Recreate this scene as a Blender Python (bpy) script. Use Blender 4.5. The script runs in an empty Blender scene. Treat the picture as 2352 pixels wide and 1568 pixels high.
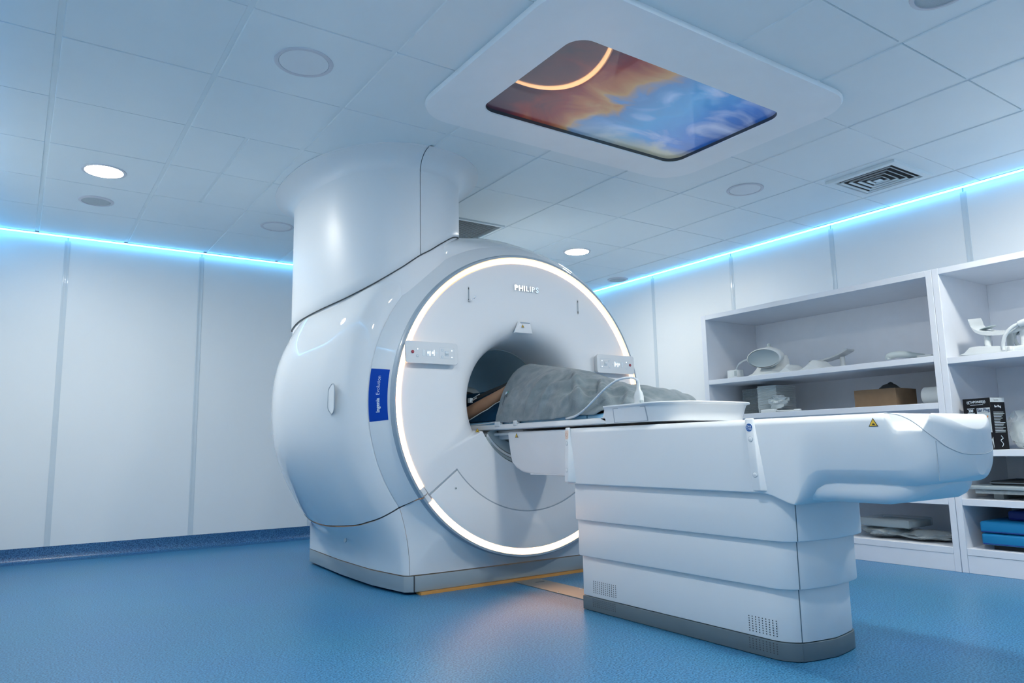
import bpy, bmesh, math, random
from math import sin, cos, pi, radians as rad, atan2, hypot, sqrt
from mathutils import Vector, Matrix, noise

random.seed(7)
SC = bpy.context.scene
COL = SC.collection

# ------------------------------------------------------------------ camera
yaw, pitch, roll = rad(34.2836), rad(8.2044), rad(-1.1173)
fwd = Vector((sin(yaw)*cos(pitch), cos(yaw)*cos(pitch), sin(pitch)))
r0 = Vector((cos(yaw), -sin(yaw), 0)); u0 = r0.cross(fwd)
rt = cos(roll)*r0 + sin(roll)*u0; up = -sin(roll)*r0 + cos(roll)*u0
cam = bpy.data.objects.new('camera', bpy.data.cameras.new('camera'))
cam.matrix_world = Matrix(((rt.x, up.x, -fwd.x, 0), (rt.y, up.y, -fwd.y, 0), (rt.z, up.z, -fwd.z, .75), (0, 0, 0, 1)))
cam.data.sensor_width = 36; cam.data.lens = 25.61; cam.data.clip_start = .02
COL.objects.link(cam); SC.camera = cam

# ------------------------------------------------------------------ world, exposure, light levels
W = bpy.data.worlds.new('world'); SC.world = W; W.use_nodes = True
W.node_tree.nodes['Background'].inputs[0].default_value = (.02, .03, .05, 1)
W.node_tree.nodes['Background'].inputs[1].default_value = .2
SC.view_settings.view_transform = 'Standard'; SC.view_settings.look = 'None'
SC.view_settings.exposure = 0.0; SC.view_settings.gamma = 1; SC.view_settings.use_curve_mapping = False
LAMP = 270.0; LAMP_FRONT = 350.0; LAMP_COL = (1.0, .97, .875)
LED = 11.5; LED_COL = (.12, .52, 1.0)
RING = 12.0; RING_COL = (1.0, .52, .23)
SCREEN = .35
CY = SC.cycles; CY.use_adaptive_sampling = True; CY.adaptive_threshold = .02; CY.max_bounces = 8; CY.diffuse_bounces = 5; CY.glossy_bounces = 4; CY.transparent_max_bounces = 8; CY.caustics_reflective = False; CY.caustics_refractive = False; CY.sample_clamp_indirect = 6

# ------------------------------------------------------------------ materials
def nodes(name):
    m = bpy.data.materials.new(name); m.use_nodes = True
    nt = m.node_tree; return m, nt, nt.nodes['Principled BSDF']
def mat(name, col, rough=.5, metal=0., coat=0., var=.04, scale=6., bump=0., bscale=200., sheen=0., trans=0., alpha=1., spec=.5, crough=.05):
    m, nt, b = nodes(name); N, L = nt.nodes, nt.links
    tc = N.new('ShaderNodeTexCoord'); nz = N.new('ShaderNodeTexNoise')
    nz.inputs['Scale'].default_value = scale; nz.inputs['Detail'].default_value = 3
    L.new(tc.outputs['Object'], nz.inputs['Vector'])
    mx = N.new('ShaderNodeMix'); mx.data_type = 'RGBA'
    mx.inputs[6].default_value = (*[c*(1-var) for c in col], 1); mx.inputs[7].default_value = (*[min(1, c*(1+var)) for c in col], 1)
    L.new(nz.outputs['Fac'], mx.inputs[0]); L.new(mx.outputs[2], b.inputs['Base Color'])
    b.inputs['Roughness'].default_value = rough; b.inputs['Metallic'].default_value = metal
    b.inputs['Coat Weight'].default_value = coat; b.inputs['Coat Roughness'].default_value = crough
    b.inputs['Specular IOR Level'].default_value = spec
    b.inputs['Sheen Weight'].default_value = sheen; b.inputs['Transmission Weight'].default_value = trans; b.inputs['Alpha'].default_value = alpha
    if bump:
        n2 = N.new('ShaderNodeTexNoise'); n2.inputs['Scale'].default_value = bscale; L.new(tc.outputs['Object'], n2.inputs['Vector'])
        bp = N.new('ShaderNodeBump'); bp.inputs['Strength'].default_value = bump; bp.inputs['Distance'].default_value = .002
        L.new(n2.outputs['Fac'], bp.inputs['Height']); L.new(bp.outputs['Normal'], b.inputs['Normal'])
    return m
def emis(name, col, st, base=(.8, .8, .8)):
    m, nt, b = nodes(name)
    b.inputs['Base Color'].default_value = (*base, 1); b.inputs['Emission Color'].default_value = (*col, 1); b.inputs['Emission Strength'].default_value = st
    return m
WALL = mat('wall_panel_white', (.80, .83, .85), .42, var=.015, scale=2)
WSEAM = mat('wall_seam_plastic', (.60, .67, .72), .35, coat=.2)
CEIL = mat('ceiling_tile_white', (.70, .79, .84), .45, var=.02, bump=.03, bscale=900, coat=.8, crough=.38)
GRID = mat('ceiling_grid_white', (.70, .79, .835), .45, coat=.6, crough=.38)
PANW = mat('ceiling_panel_white', (.82, .87, .91), .4, coat=.3, crough=.3)
GDARK = mat('ceiling_gap_dark', (.10, .13, .16), .8)
SHELL = mat('scanner_gloss_white', (.78, .81, .84), .55, coat=.9, var=.01, scale=2, spec=.25, crough=.025)
FACE = mat('scanner_satin_white', (.80, .82, .85), .5, var=.01, scale=2)
COLM = mat('column_satin_white', (.76, .79, .82), .42, coat=.12, var=.01, scale=2, crough=.3)
TBL = mat('table_white', (.71, .74, .77), .42, coat=.08, crough=.3, var=.01, scale=3)
RIM = mat('ring_rim_grey', (.30, .38, .46), .4, coat=.2)
KICK = mat('kick_plate_grey', (.29, .36, .41), .45, var=.03)
KICKD = mat('kick_plate_dark_grey', (.105, .15, .18), .5, var=.03)
GAP = mat('seam_dark', (.06, .07, .08), .8)
GAPL = mat('seam_grey', (.36, .42, .48), .6)
BORE = mat('bore_liner_grey', (.40, .54, .62), .5)
BLUE = mat('label_blue', (.0, .055, .40), .5, spec=.15)
LETW = mat('lettering_white', (.75, .85, .92), .5)
LETB = mat('lettering_black', (.02, .02, .025), .5)
CHROME = mat('logo_chrome', (.92, .95, 1.0), .12, metal=1)
GLOWW = emis('key_light_white', (.9, .95, 1), .9)
KEY = mat('key_pale', (.72, .78, .82), .4)
KEYE = mat('key_edge_grey', (.55, .62, .68), .5)
RED = mat('button_red', (.30, .012, .03), .35)
PINK = mat('button_pink', (.55, .22, .28), .4)
YEL = mat('warning_yellow', (.75, .48, .04), .5)
CAB = mat('cabinet_white_laminate', (.76, .80, .87), .45, var=.03, scale=14)
CABI = mat('cabinet_inner_laminate', (.86, .90, .97), .5, var=.03, scale=14)
COILW = mat('coil_white_plastic', (.60, .65, .68), .45)
COILG = mat('coil_grey_plastic', (.38, .45, .48), .45)
CARD = mat('cardboard_brown', (.17, .115, .07), .85, var=.12, scale=30)
BLANK = mat('black_fabric', (.02, .025, .03), .8)
STRAPW = mat('buckle_white', (.8, .84, .86), .5)
def fleece_mat():
    m, nt, b = nodes('fleece_grey'); N, L = nt.nodes, nt.links
    tc = N.new('ShaderNodeTexCoord')
    def nz(sc, det, dist): 
        n = N.new('ShaderNodeTexNoise'); n.inputs['Scale'].default_value = sc; n.inputs['Detail'].default_value = det; n.inputs['Distortion'].default_value = dist
        L.new(tc.outputs['Object'], n.inputs['Vector']); return n.outputs['Fac']
    big, mid, fine = nz(5.5, 4, 1.6), nz(26, 3, .6), nz(330, 2, 0)
    r = N.new('ShaderNodeValToRGB'); e = r.color_ramp.elements
    e[0].position = .34; e[0].color = (.105, .150, .178, 1); e[1].position = .66; e[1].color = (.225, .27, .30, 1)
    a = N.new('ShaderNodeMath'); a.operation = 'MULTIPLY_ADD'; a.inputs[1].default_value = .28; L.new(mid, a.inputs[0])
    a2 = N.new('ShaderNodeMath'); a2.operation = 'MULTIPLY'; a2.inputs[1].default_value = .72; L.new(big, a2.inputs[0]); L.new(a2.outputs[0], a.inputs[2])
    L.new(a.outputs[0], r.inputs['Fac']); L.new(r.outputs['Color'], b.inputs['Base Color'])
    b.inputs['Roughness'].default_value = 1.0; b.inputs['Specular IOR Level'].default_value = .1
    b.inputs['Sheen Weight'].default_value = .22; b.inputs['Sheen Roughness'].default_value = .6
    bp = N.new('ShaderNodeBump'); bp.inputs['Strength'].default_value = .6; bp.inputs['Distance'].default_value = .0025
    L.new(fine, bp.inputs['Height'])
    b2 = N.new('ShaderNodeBump'); b2.inputs['Strength'].default_value = .35; b2.inputs['Distance'].default_value = .006
    L.new(mid, b2.inputs['Height']); L.new(bp.outputs['Normal'], b2.inputs['Normal']); L.new(b2.outputs['Normal'], b.inputs['Normal'])
    return m
FLEECE = fleece_mat()
NAVY = mat('scrub_navy', (.005, .035, .075), .9, var=.3, scale=12, spec=.1)
SKIN = mat('skin_tan', (.38, .22, .14), .6, var=.12, scale=20)
HAIR = mat('hair_dark', (.03, .02, .015), .7)
PAD = mat('mattress_light_blue', (.25, .55, .80), .45)
CUSH = mat('cushion_azure', (.0, .20, .44), .6)
CUSHD = mat('cushion_navy', (.01, .04, .22), .6)
PAPER = mat('paper_white', (.62, .68, .70), .8)
PAPERD = mat('paper_foam_grey', (.32, .37, .39), .8, var=.3, scale=60)  # patchy grey for stacked sheets, foam, bundles and lower board
FILM = mat('clear_plastic_film', (.62, .70, .74), .15, alpha=.35, bump=.9, bscale=35)
CABLE = mat('cable_pale_grey', (.60, .66, .72), .5)
BOXB = mat('carton_black', (.008, .009, .012), .55, spec=.2)
BOXG = mat('carton_grey', (.55, .62, .66), .5)
ORNG = mat('plug_orange', (.75, .20, .03), .5)
CORD = mat('plug_cord_red', (.35, .05, .03), .6)
BINB = mat('bin_dark_blue', (.0, .01, .20), .5)
PLATE = mat('floor_plate_steel', (.36, .36, .34), .38, metal=.6, var=.06, scale=20)
TRIMO = mat('floor_strip_orange', (.62, .30, .08), .6)
SPKG = mat('speaker_mesh_grey', (.42, .48, .52), .7, var=.2, scale=400)
LAMPOFF = mat('lamp_diffuser_off', (.74, .78, .82), .5)
LAMPTRIM = mat('lamp_trim', (.60, .62, .68), .5)
LAMPON = emis('lamp_diffuser_lit', LAMP_COL, LAMP); LAMPON2 = emis('lamp_diffuser_bright', LAMP_COL, LAMP_FRONT)
LEDM = emis('led_strip_lit', LED_COL, LED)
def ring_mat():
    """diffuser over a row of warm diodes: brightest along its middle, one stretch of the row dimmer"""
    m, nt, b = nodes('ring_light_lit'); N, L = nt.nodes, nt.links
    tc = N.new('ShaderNodeTexCoord'); sp = N.new('ShaderNodeSeparateXYZ'); L.new(tc.outputs['Object'], sp.inputs[0])
    def mt(op, a, bb=0.):
        n = N.new('ShaderNodeMath'); n.operation = op
        for i, v in enumerate((a, bb)):
            if isinstance(v, (int, float)): n.inputs[i].default_value = v
            else: L.new(v, n.inputs[i])
        return n.outputs[0]
    z = mt('SUBTRACT', sp.outputs['Z'], 1.001)
    r = mt('SQRT', mt('ADD', mt('MULTIPLY', sp.outputs['X'], sp.outputs['X']), mt('MULTIPLY', z, z)))
    d = mt('MULTIPLY', mt('ABSOLUTE', mt('SUBTRACT', r, .829)), 1/.0162)
    prof_ = mt('MAXIMUM', mt('SUBTRACT', 1.0, mt('POWER', d, 5.0)), .05)
    ang = mt('ARCTAN2', z, sp.outputs['X'])
    da = mt('DIVIDE', mt('SUBTRACT', ang, rad(128)), rad(30))
    dim = mt('SUBTRACT', 1.0, mt('MULTIPLY', .80, mt('POWER', 2.718, mt('MULTIPLY', -1.0, mt('MULTIPLY', da, da)))))
    L.new(mt('MULTIPLY', mt('MULTIPLY', prof_, dim), RING), b.inputs['Emission Strength'])
    b.inputs['Emission Color'].default_value = (*RING_COL, 1); b.inputs['Base Color'].default_value = (.8, .75, .7, 1)
    return m
RINGM = ring_mat()
SCRF = mat('screen_frame_edge', (.05, .07, .09), .4)
LEAFG = mat('embroidery_green', (.02, .25, .17), .8)
LEAFW = mat('embroidery_pale_blue', (.55, .68, .78), .8)
STITCH = mat('embroidery_grey', (.07, .095, .115), .8)

def floor_mat(name, c0, c1, c2, rough):
    m, nt, b = nodes(name); N, L = nt.nodes, nt.links
    tc = N.new('ShaderNodeTexCoord')
    n1 = N.new('ShaderNodeTexNoise'); n1.inputs['Scale'].default_value = 150; n1.inputs['Detail'].default_value = 3
    n2 = N.new('ShaderNodeTexVoronoi'); n2.inputs['Scale'].default_value = 220
    n3 = N.new('ShaderNodeTexNoise'); n3.inputs['Scale'].default_value = 2.2
    for n in (n1, n2, n3): L.new(tc.outputs['Object'], n.inputs['Vector'])
    r1 = N.new('ShaderNodeValToRGB'); e = r1.color_ramp.elements
    e[0].position = .40; e[0].color = (*[v*.72 for v in c0], 1); e[1].position = .62; e[1].color = (*c2, 1); k = e.new(.51); k.color = (*c1, 1)
    L.new(n1.outputs['Fac'], r1.inputs['Fac'])
    r2 = N.new('ShaderNodeValToRGB'); e = r2.color_ramp.elements
    e[0].position = .08; e[0].color = (1, 1, 1, 1); e[1].position = .18; e[1].color = (0, 0, 0, 1)
    L.new(n2.outputs['Distance'], r2.inputs['Fac'])
    mx = N.new('ShaderNodeMix'); mx.data_type = 'RGBA'; mx.inputs[7].default_value = (c2[0]*1.5, c2[1]*1.4, c2[2]*1.25, 1)
    mu = N.new('ShaderNodeMath'); mu.operation = 'MULTIPLY'; mu.inputs[1].default_value = .35
    L.new(r2.outputs['Color'], mu.inputs[0]); L.new(mu.outputs[0], mx.inputs[0]); L.new(r1.outputs['Color'], mx.inputs[6])
    mm = N.new('ShaderNodeMix'); mm.data_type = 'RGBA'; mm.blend_type = 'MULTIPLY'; mm.inputs[0].default_value = .15
    L.new(mx.outputs[2], mm.inputs[6]); L.new(n3.outputs['Color'], mm.inputs[7]); L.new(mm.outputs[2], b.inputs['Base Color'])
    b.inputs['Roughness'].default_value = rough
    bp = N.new('ShaderNodeBump'); bp.inputs['Strength'].default_value = .05; bp.inputs['Distance'].default_value = .001
    L.new(n1.outputs['Fac'], bp.inputs['Height']); L.new(bp.outputs['Normal'], b.inputs['Normal'])
    return m
FLOOR = floor_mat('floor_blue_vinyl', (.024, .155, .33), (.044, .225, .44), (.075, .29, .52), .36)
COVE = floor_mat('cove_blue_vinyl', (.020, .10, .25), (.035, .14, .32), (.07, .21, .40), .34)

def screen_mat():
    """Backlit abstract picture: dusk reds at one end, blue sky with pale cloud, straw coloured ground."""
    m, nt, b = nodes('ceiling_picture_backlit'); N, L = nt.nodes, nt.links
    tc = N.new('ShaderNodeTexCoord'); sp = N.new('ShaderNodeSeparateXYZ'); L.new(tc.outputs['Generated'], sp.inputs[0])
    nz = N.new('ShaderNodeTexNoise'); nz.inputs['Scale'].default_value = 3.2; nz.inputs['Detail'].default_value = 5; nz.inputs['Distortion'].default_value = 1.2
    L.new(tc.outputs['Generated'], nz.inputs['Vector'])
    def math_(op, a, bb):
        n = N.new('ShaderNodeMath'); n.operation = op
        for i, v in enumerate((a, bb)):
            if isinstance(v, (int, float)): n.inputs[i].default_value = v
            else: L.new(v, n.inputs[i])
        return n.outputs[0]
    def ramp(fac, stops):
        r = N.new('ShaderNodeValToRGB'); e = r.color_ramp.elements
        e[0].position, e[0].color = stops[0][0], (*stops[0][1], 1); e[1].position, e[1].color = stops[-1][0], (*stops[-1][1], 1)
        for p, c in stops[1:-1]: k = e.new(p); k.color = (*c, 1)
        L.new(fac, r.inputs['Fac']); return r.outputs['Color']
    def mixc(f, a, bb):
        n = N.new('ShaderNodeMix'); n.data_type = 'RGBA'; L.new(f, n.inputs[0]); L.new(a, n.inputs[6]); L.new(bb, n.inputs[7]); return n.outputs[2]
    wob = math_('ADD', sp.outputs['X'], math_('MULTIPLY', math_('SUBTRACT', nz.outputs['Fac'], .5), .35))
    base = ramp(wob, [(0, (.02, .02, .045)), (.13, (.06, .02, .04)), (.24, (.20, .03, .03)), (.33, (.34, .13, .06)), (.40, (.42, .26, .12)), (.46, (.10, .24, .48)), (.62, (.07, .32, .64)), (.85, (.03, .17, .55)), (1, (.01, .08, .35))])
    cl = ramp(nz.outputs['Fac'], [(.46, (0, 0, 0)), (.66, (.8, .8, .8))])
    right = ramp(sp.outputs['X'], [(.42, (0, 0, 0)), (.6, (1, 1, 1))])
    cf = math_('MULTIPLY', cl, right)
    wh = N.new('ShaderNodeRGB'); wh.outputs[0].default_value = (.45, .55, .75, 1)
    c1 = mixc(cf, base, wh.outputs[0])
    gw = math_('ADD', sp.outputs['Y'], math_('MULTIPLY', math_('SUBTRACT', nz.outputs['Fac'], .5), .25))
    gf = math_('MULTIPLY', ramp(gw, [(.78, (0, 0, 0)), (.95, (.8, .8, .8))]), ramp(sp.outputs['X'], [(.35, (0, 0, 0)), (.75, (1, 1, 1))]))
    gr = N.new('ShaderNodeRGB'); gr.outputs[0].default_value = (.40, .40, .24, 1)
    c2 = mixc(gf, c1, gr.outputs[0])
    L.new(c2, b.inputs['Base Color']); L.new(c2, b.inputs['Emission Color']); b.inputs['Emission Strength'].default_value = SCREEN
    b.inputs['Roughness'].default_value = .4; b.inputs['Coat Weight'].default_value = 1; b.inputs['Coat Roughness'].default_value = .01
    return m
SCRM = screen_mat()

# ------------------------------------------------------------------ mesh helpers
ORG = {}
class MB:
    def __init__(s): s.v = []; s.f = []
    def add(s, v, f):
        n = len(s.v); s.v += [Vector(p) for p in v]; s.f += [tuple(i+n for i in q) for q in f]; return s
    def box(s, a, b):
        x0, y0, z0 = a; x1, y1, z1 = b
        return s.add([(x0,y0,z0),(x1,y0,z0),(x1,y1,z0),(x0,y1,z0),(x0,y0,z1),(x1,y0,z1),(x1,y1,z1),(x0,y1,z1)],
                     [(3,2,1,0),(4,5,6,7),(0,1,5,4),(1,2,6,5),(2,3,7,6),(3,0,4,7)])
    def loft(s, rings, closed=True, cap0=False, cap1=False):
        n = len(rings[0]); v = [p for r in rings for p in r]; f = []
        for i in range(len(rings)-1):
            for j in range(n if closed else n-1):
                k = (j+1) % n; f.append((i*n+j, i*n+k, (i+1)*n+k, (i+1)*n+j))
        if cap0: f.append(tuple(range(n))[::-1])
        if cap1: f.append(tuple((len(rings)-1)*n+j for j in range(n)))
        return s.add(v, f)
    def prism(s, poly, d, o=(0, 0, 0)):
        """poly: 3D points; extruded by vector d"""
        p = [Vector(q)+Vector(o) for q in poly]; return s.loft([p, [q+Vector(d) for q in p]], cap0=True, cap1=True)
    def tube(s, pts, r, seg=8, caps=True):
        pts = [Vector(p) for p in pts]; rings = []; n = len(pts); pu = None
        for i, p in enumerate(pts):
            t = (pts[min(i+1, n-1)]-pts[max(i-1, 0)]).normalized()
            if pu is None: pu = t.orthogonal().normalized()
            pu = (pu - t*pu.dot(t)).normalized(); w = t.cross(pu)
            rr = r[i] if isinstance(r, (list, tuple)) else r
            rings.append([p + (pu*cos(2*pi*k/seg)+w*sin(2*pi*k/seg))*rr for k in range(seg)])
        return s.loft(rings, cap0=caps, cap1=caps)
    def lathe(s, prof, c=(0, 0, 0), seg=32, axis='z', cap0=False, cap1=False):
        rings = []
        for r, h in prof:
            ring = []
            for k in range(seg):
                a = 2*pi*k/seg
                ring.append(Vector(c)+(Vector((r*cos(a), r*sin(a), h)) if axis == 'z' else Vector((r*cos(a), h, r*sin(a))) if axis == 'y' else Vector((h, r*cos(a), r*sin(a)))))
            rings.append(ring)
        return s.loft(rings, cap0=cap0, cap1=cap1)
    def xf(s, M):
        s.v = [M @ p for p in s.v]; return s
def smooth_path(pts, n=8):
    """Catmull-Rom through pts"""
    P = [Vector(p) for p in pts]; out = []
    for i in range(len(P)-1):
        a, b, c, d = P[max(i-1, 0)], P[i], P[i+1], P[min(i+2, len(P)-1)]
        for k in range(n):
            t = k/n; out.append(.5*((2*b)+(c-a)*t+(2*a-5*b+4*c-d)*t*t+(3*b-a-3*c+d)*t**3))
    return out+[P[-1]]
def interp(x, tab):
    if x <= tab[0][0]: return tab[0][1]
    for (a, b), (c, d) in zip(tab, tab[1:]):
        if x <= c: return b+(d-b)*(x-a)/(c-a)
    return tab[-1][1]
def sstep(a, b, x):
    t = max(0, min(1, (x-a)/(b-a))); return t*t*(3-2*t)
def rrect(w, h, r, seg=5):
    """rounded rectangle outline, centred, 2D"""
    out = []
    for cx, cy, a0 in ((w/2-r, h/2-r, 0), (-w/2+r, h/2-r, 90), (-w/2+r, -h/2+r, 180), (w/2-r, -h/2+r, 270)):
        for k in range(seg+1): a = rad(a0+90*k/seg); out.append((cx+r*cos(a), cy+r*sin(a)))
    return out
def build(name, mb, m, parent=None, bev=0., seg=2, ang=38, flip=True):
    o_ = Vector(ORG[parent.name]) if parent else None
    if o_ is None:
        lo = [min(p[i] for p in mb.v) for i in range(3)]; hi = [max(p[i] for p in mb.v) for i in range(3)]
        o_ = Vector(((lo[0]+hi[0])/2, (lo[1]+hi[1])/2, lo[2]))
    me = bpy.data.meshes.new(name); me.from_pydata([p-o_ for p in mb.v], [], mb.f)
    bm = bmesh.new(); bm.from_mesh(me)
    if flip: bmesh.ops.recalc_face_normals(bm, faces=bm.faces)
    if bev:
        ed = [e for e in bm.edges if len(e.link_faces) == 2 and e.calc_face_angle(0) > rad(35)]
        bmesh.ops.bevel(bm, geom=ed, offset=bev, segments=seg, profile=.5, affect='EDGES', clamp_overlap=True)
    bm.to_mesh(me); bm.free()
    for p in me.polygons: p.use_smooth = True
    me.set_sharp_from_angle(angle=rad(ang))
    me.materials.append(m)
    o = bpy.data.objects.new(name, me); COL.objects.link(o)
    if parent: o.parent = parent; ORG[o.name] = o_
    else: o.location = o_; ORG[o.name] = o_
    return o
def thing(name, label, cat, loc, group=None):
    o = bpy.data.objects.new(name, None); COL.objects.link(o); o.location = loc; o.empty_display_size = .1
    ORG[o.name] = Vector(loc); o['label'] = label; o['category'] = cat
    if group: o['group'] = group
    return o
def tag(o, label, cat, group=None):
    o['label'] = label; o['category'] = cat
    if group: o['group'] = group
    return o
def struct(o): o['kind'] = 'structure'; return o
def dup(root, d, label=None):
    """copy of a thing with its parts and sub-parts, moved by d"""
    r = root.copy(); COL.objects.link(r); r.location = root.location+Vector(d)
    if label: r['label'] = label
    for ch in root.children:
        c = ch.copy(); COL.objects.link(c); c.parent = r
        for g in ch.children:
            e = g.copy(); COL.objects.link(e); e.parent = c
    return r
def text_mb(s, size, fn, extrude=0., offset=0., align='CENTER', space=1.0):
    """text as mesh; fn maps (u, v, w) to world"""
    cu = bpy.data.curves.new('t', 'FONT'); cu.body = s; cu.size = size; cu.extrude = extrude; cu.offset = offset
    cu.align_x = align; cu.align_y = 'CENTER'; cu.space_character = space; cu.resolution_u = 3
    ob = bpy.data.objects.new('t', cu); COL.objects.link(ob)
    dg = bpy.context.evaluated_depsgraph_get(); dg.update()
    me = bpy.data.meshes.new_from_object(ob.evaluated_get(dg))
    mb = MB().add([fn(*v.co) for v in me.vertices], [tuple(p.vertices) for p in me.polygons])
    bpy.data.objects.remove(ob); bpy.data.meshes.remove(me); bpy.data.curves.remove(cu)
    return mb
def frame(o, x, y):
    o, x, y = Vector(o), Vector(x).normalized(), Vector(y).normalized(); n = x.cross(y)
    return lambda u, v, w=0: o+x*u+y*v+n*w

# ------------------------------------------------------------------ room
HC = 2.398; X0, X1, Y0, Y1 = -.27, 5.109, -1.1, 6.337
fl = struct(build('floor', MB().box((X0-.1, Y0-.1, -.08), (X1+.1, Y1+.1, 0)), FLOOR))
def wall(name, a, b, n, seams, ends):
    """panelled wall: backing, panels and seam strips as parts. a: 'x' or 'y' axis along; b: plane; n: inward sign"""
    m = MB()
    lo, hi = ends
    if a == 'x': m.box((lo, min(b, b-n*.1), 0), (hi, max(b, b-n*.1), HC+.12))
    else: m.box((min(b, b-n*.1), lo, 0), (max(b, b-n*.1), hi, HC+.12))
    # backing sits 12 mm behind the panel faces
    w = struct(build(name, m.xf(Matrix.Translation((0, -n*.012, 0) if a == 'x' else (-n*.012, 0, 0))), WALL))
    cuts = [lo]+sorted(s for s in seams if lo+.05 < s < hi-.05)+[hi]
    for c0, c1 in zip(cuts, cuts[1:]):
        p = MB(); q = (min(b, b-n*.012), max(b, b-n*.012))
        if a == 'x': p.box((c0+.004, q[0], .104), (c1-.004, q[1], HC+.02))
        else: p.box((q[0], c0+.004, .104), (q[1], c1-.004, HC+.02))
        build('wall_panel', p, WALL, w, bev=.002, seg=1)
    for s in cuts[1:-1]:
        p = MB()
        pr = [(-.019, 0), (-.019, .003), (-.012, .0045), (-.008, .003), (.008, .003), (.012, .0045), (.019, .003), (.019, 0)]
        if a == 'x': p.prism([(s+u, b+n*d, .106) for u, d in pr], (0, 0, HC-.14))
        else: p.prism([(b+n*d, s+u, .106) for u, d in pr], (0, 0, HC-.14))
        build('seam_strip', p, WSEAM, w)
    return w
wb = wall('wall_back', 'x', Y1, -1, [.245+.958*k for k in range(-1, 6)], (X0, X1))
wr = wall('wall_right', 'y', X1, -1, [5.016-.956*k for k in range(0, 7)], (Y0, Y1))
wl = wall('wall_left', 'y', X0, 1, [5.3-.956*k for k in range(0, 7)], (Y0, Y1))
wf = wall('wall_front', 'x', Y0, 1, [.245+.958*k for k in range(-1, 6)], (X0, X1))
def cove(name, p0, p1, n):
    pr = [(0, .106), (.003, .106), (.003, .05), (.006, .032), (.014, .016), (.028, .006), (.05, .0015), (.07, .0005), (.07, -.01), (0, -.01)]
    p0, p1, n = Vector(p0), Vector(p1), Vector(n)
    struct(build(name, MB().loft([[p+n*d+Vector((0, 0, z)) for d, z in pr] for p in (p0, p1)], cap0=True, cap1=True), COVE))
cove('baseboard_back', (X0, Y1, 0), (X1, Y1, 0), (0, -1, 0))
cove('baseboard_left', (X0, Y0, 0), (X0, Y1, 0), (1, 0, 0))
cove('baseboard_right', (X1, 3.89, 0), (X1, Y1, 0), (-1, 0, 0))
cove('baseboard_front', (X0, Y0, 0), (X1, Y0, 0), (0, 1, 0))

# ceiling: backing, T grid, tiles as parts
ce = struct(build('ceiling', MB().box((X0-.1, Y0-.1, HC+.02), (X1+.1, Y1+.1, HC+.14)), GDARK))
gx = [.046+.5855*k for k in range(0, 9)]; gy = [3.21+.5955*k for k in range(-7, 5)]
EX0, EX1, EY0, EY1 = X0+.03, X1-.03, Y0+.03, Y1-.03
xs = [EX0]+gx+[EX1]; ys = [EY0]+gy+[EY1]
for x in gx: build('ceiling_bar', MB().box((x-.012, EY0, HC+.001), (x+.012, EY1, HC+.02)), GRID, ce)
for y in gy: build('ceiling_bar', MB().box((EX0, y-.006, HC+.004), (EX1, y+.006, HC+.0195)), GRID, ce)
tcache = {}
def tile(a, b, c, d):
    key = (round(b-a, 3), round(d-c, 3))
    if key not in tcache:
        w, h = key
        m = MB().loft([[(-w/2-.003, -h/2-.001, .018), (w/2+.003, -h/2-.001, .018), (w/2+.003, h/2+.001, .018), (-w/2-.003, h/2+.001, .018)],
                       [(-w/2, -h/2, .004), (w/2, -h/2, .004), (w/2, h/2, .004), (-w/2, h/2, .004)],
                       [(-w/2+.003, -h/2+.002, 0), (w/2-.003, -h/2+.002, 0), (w/2-.003, h/2-.002, 0), (-w/2+.003, h/2-.002, 0)]], cap0=True, cap1=True)
        me = bpy.data.meshes.new('ceiling_tile'); me.from_pydata(m.v, [], m.f); me.materials.append(CEIL)
        bm = bmesh.new(); bm.from_mesh(me); bmesh.ops.recalc_face_normals(bm, faces=bm.faces); bm.to_mesh(me); bm.free()
        tcache[key] = me
    o = bpy.data.objects.new('ceiling_tile', tcache[key]); COL.objects.link(o); o.parent = ce
    o.location = Vector(((a+b)/2, (c+d)/2, HC-.004+random.uniform(-.0008, .0008)))-ORG[ce.name]
for i in range(len(xs)-1):
    for j in range(len(ys)-1):
        a, b, c, d = xs[i]+.011, xs[i+1]-.011, ys[j]+.002, ys[j+1]-.002
        if a > 1.50 and b < 3.35 and c > 1.82 and d < 3.03: continue      # opening behind the ceiling picture
        if xs[i] > .6 and xs[i+1] < 1.3 and c > 3.75 and d < 5.05:                            # half tiles beside the column
            mid = (xs[i]+xs[i+1])/2; build('ceiling_bar', MB().box((mid-.012, c, HC+.001), (mid+.012, d, HC+.02)), GRID, ce); tile(a, mid-.009, c, d); tile(mid+.009, b, c, d); continue
        if abs((a+b)/2-2.68) < .1 and abs((c+d)/2-4.70) < .1: continue
        tile(a, b, c, d)
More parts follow.
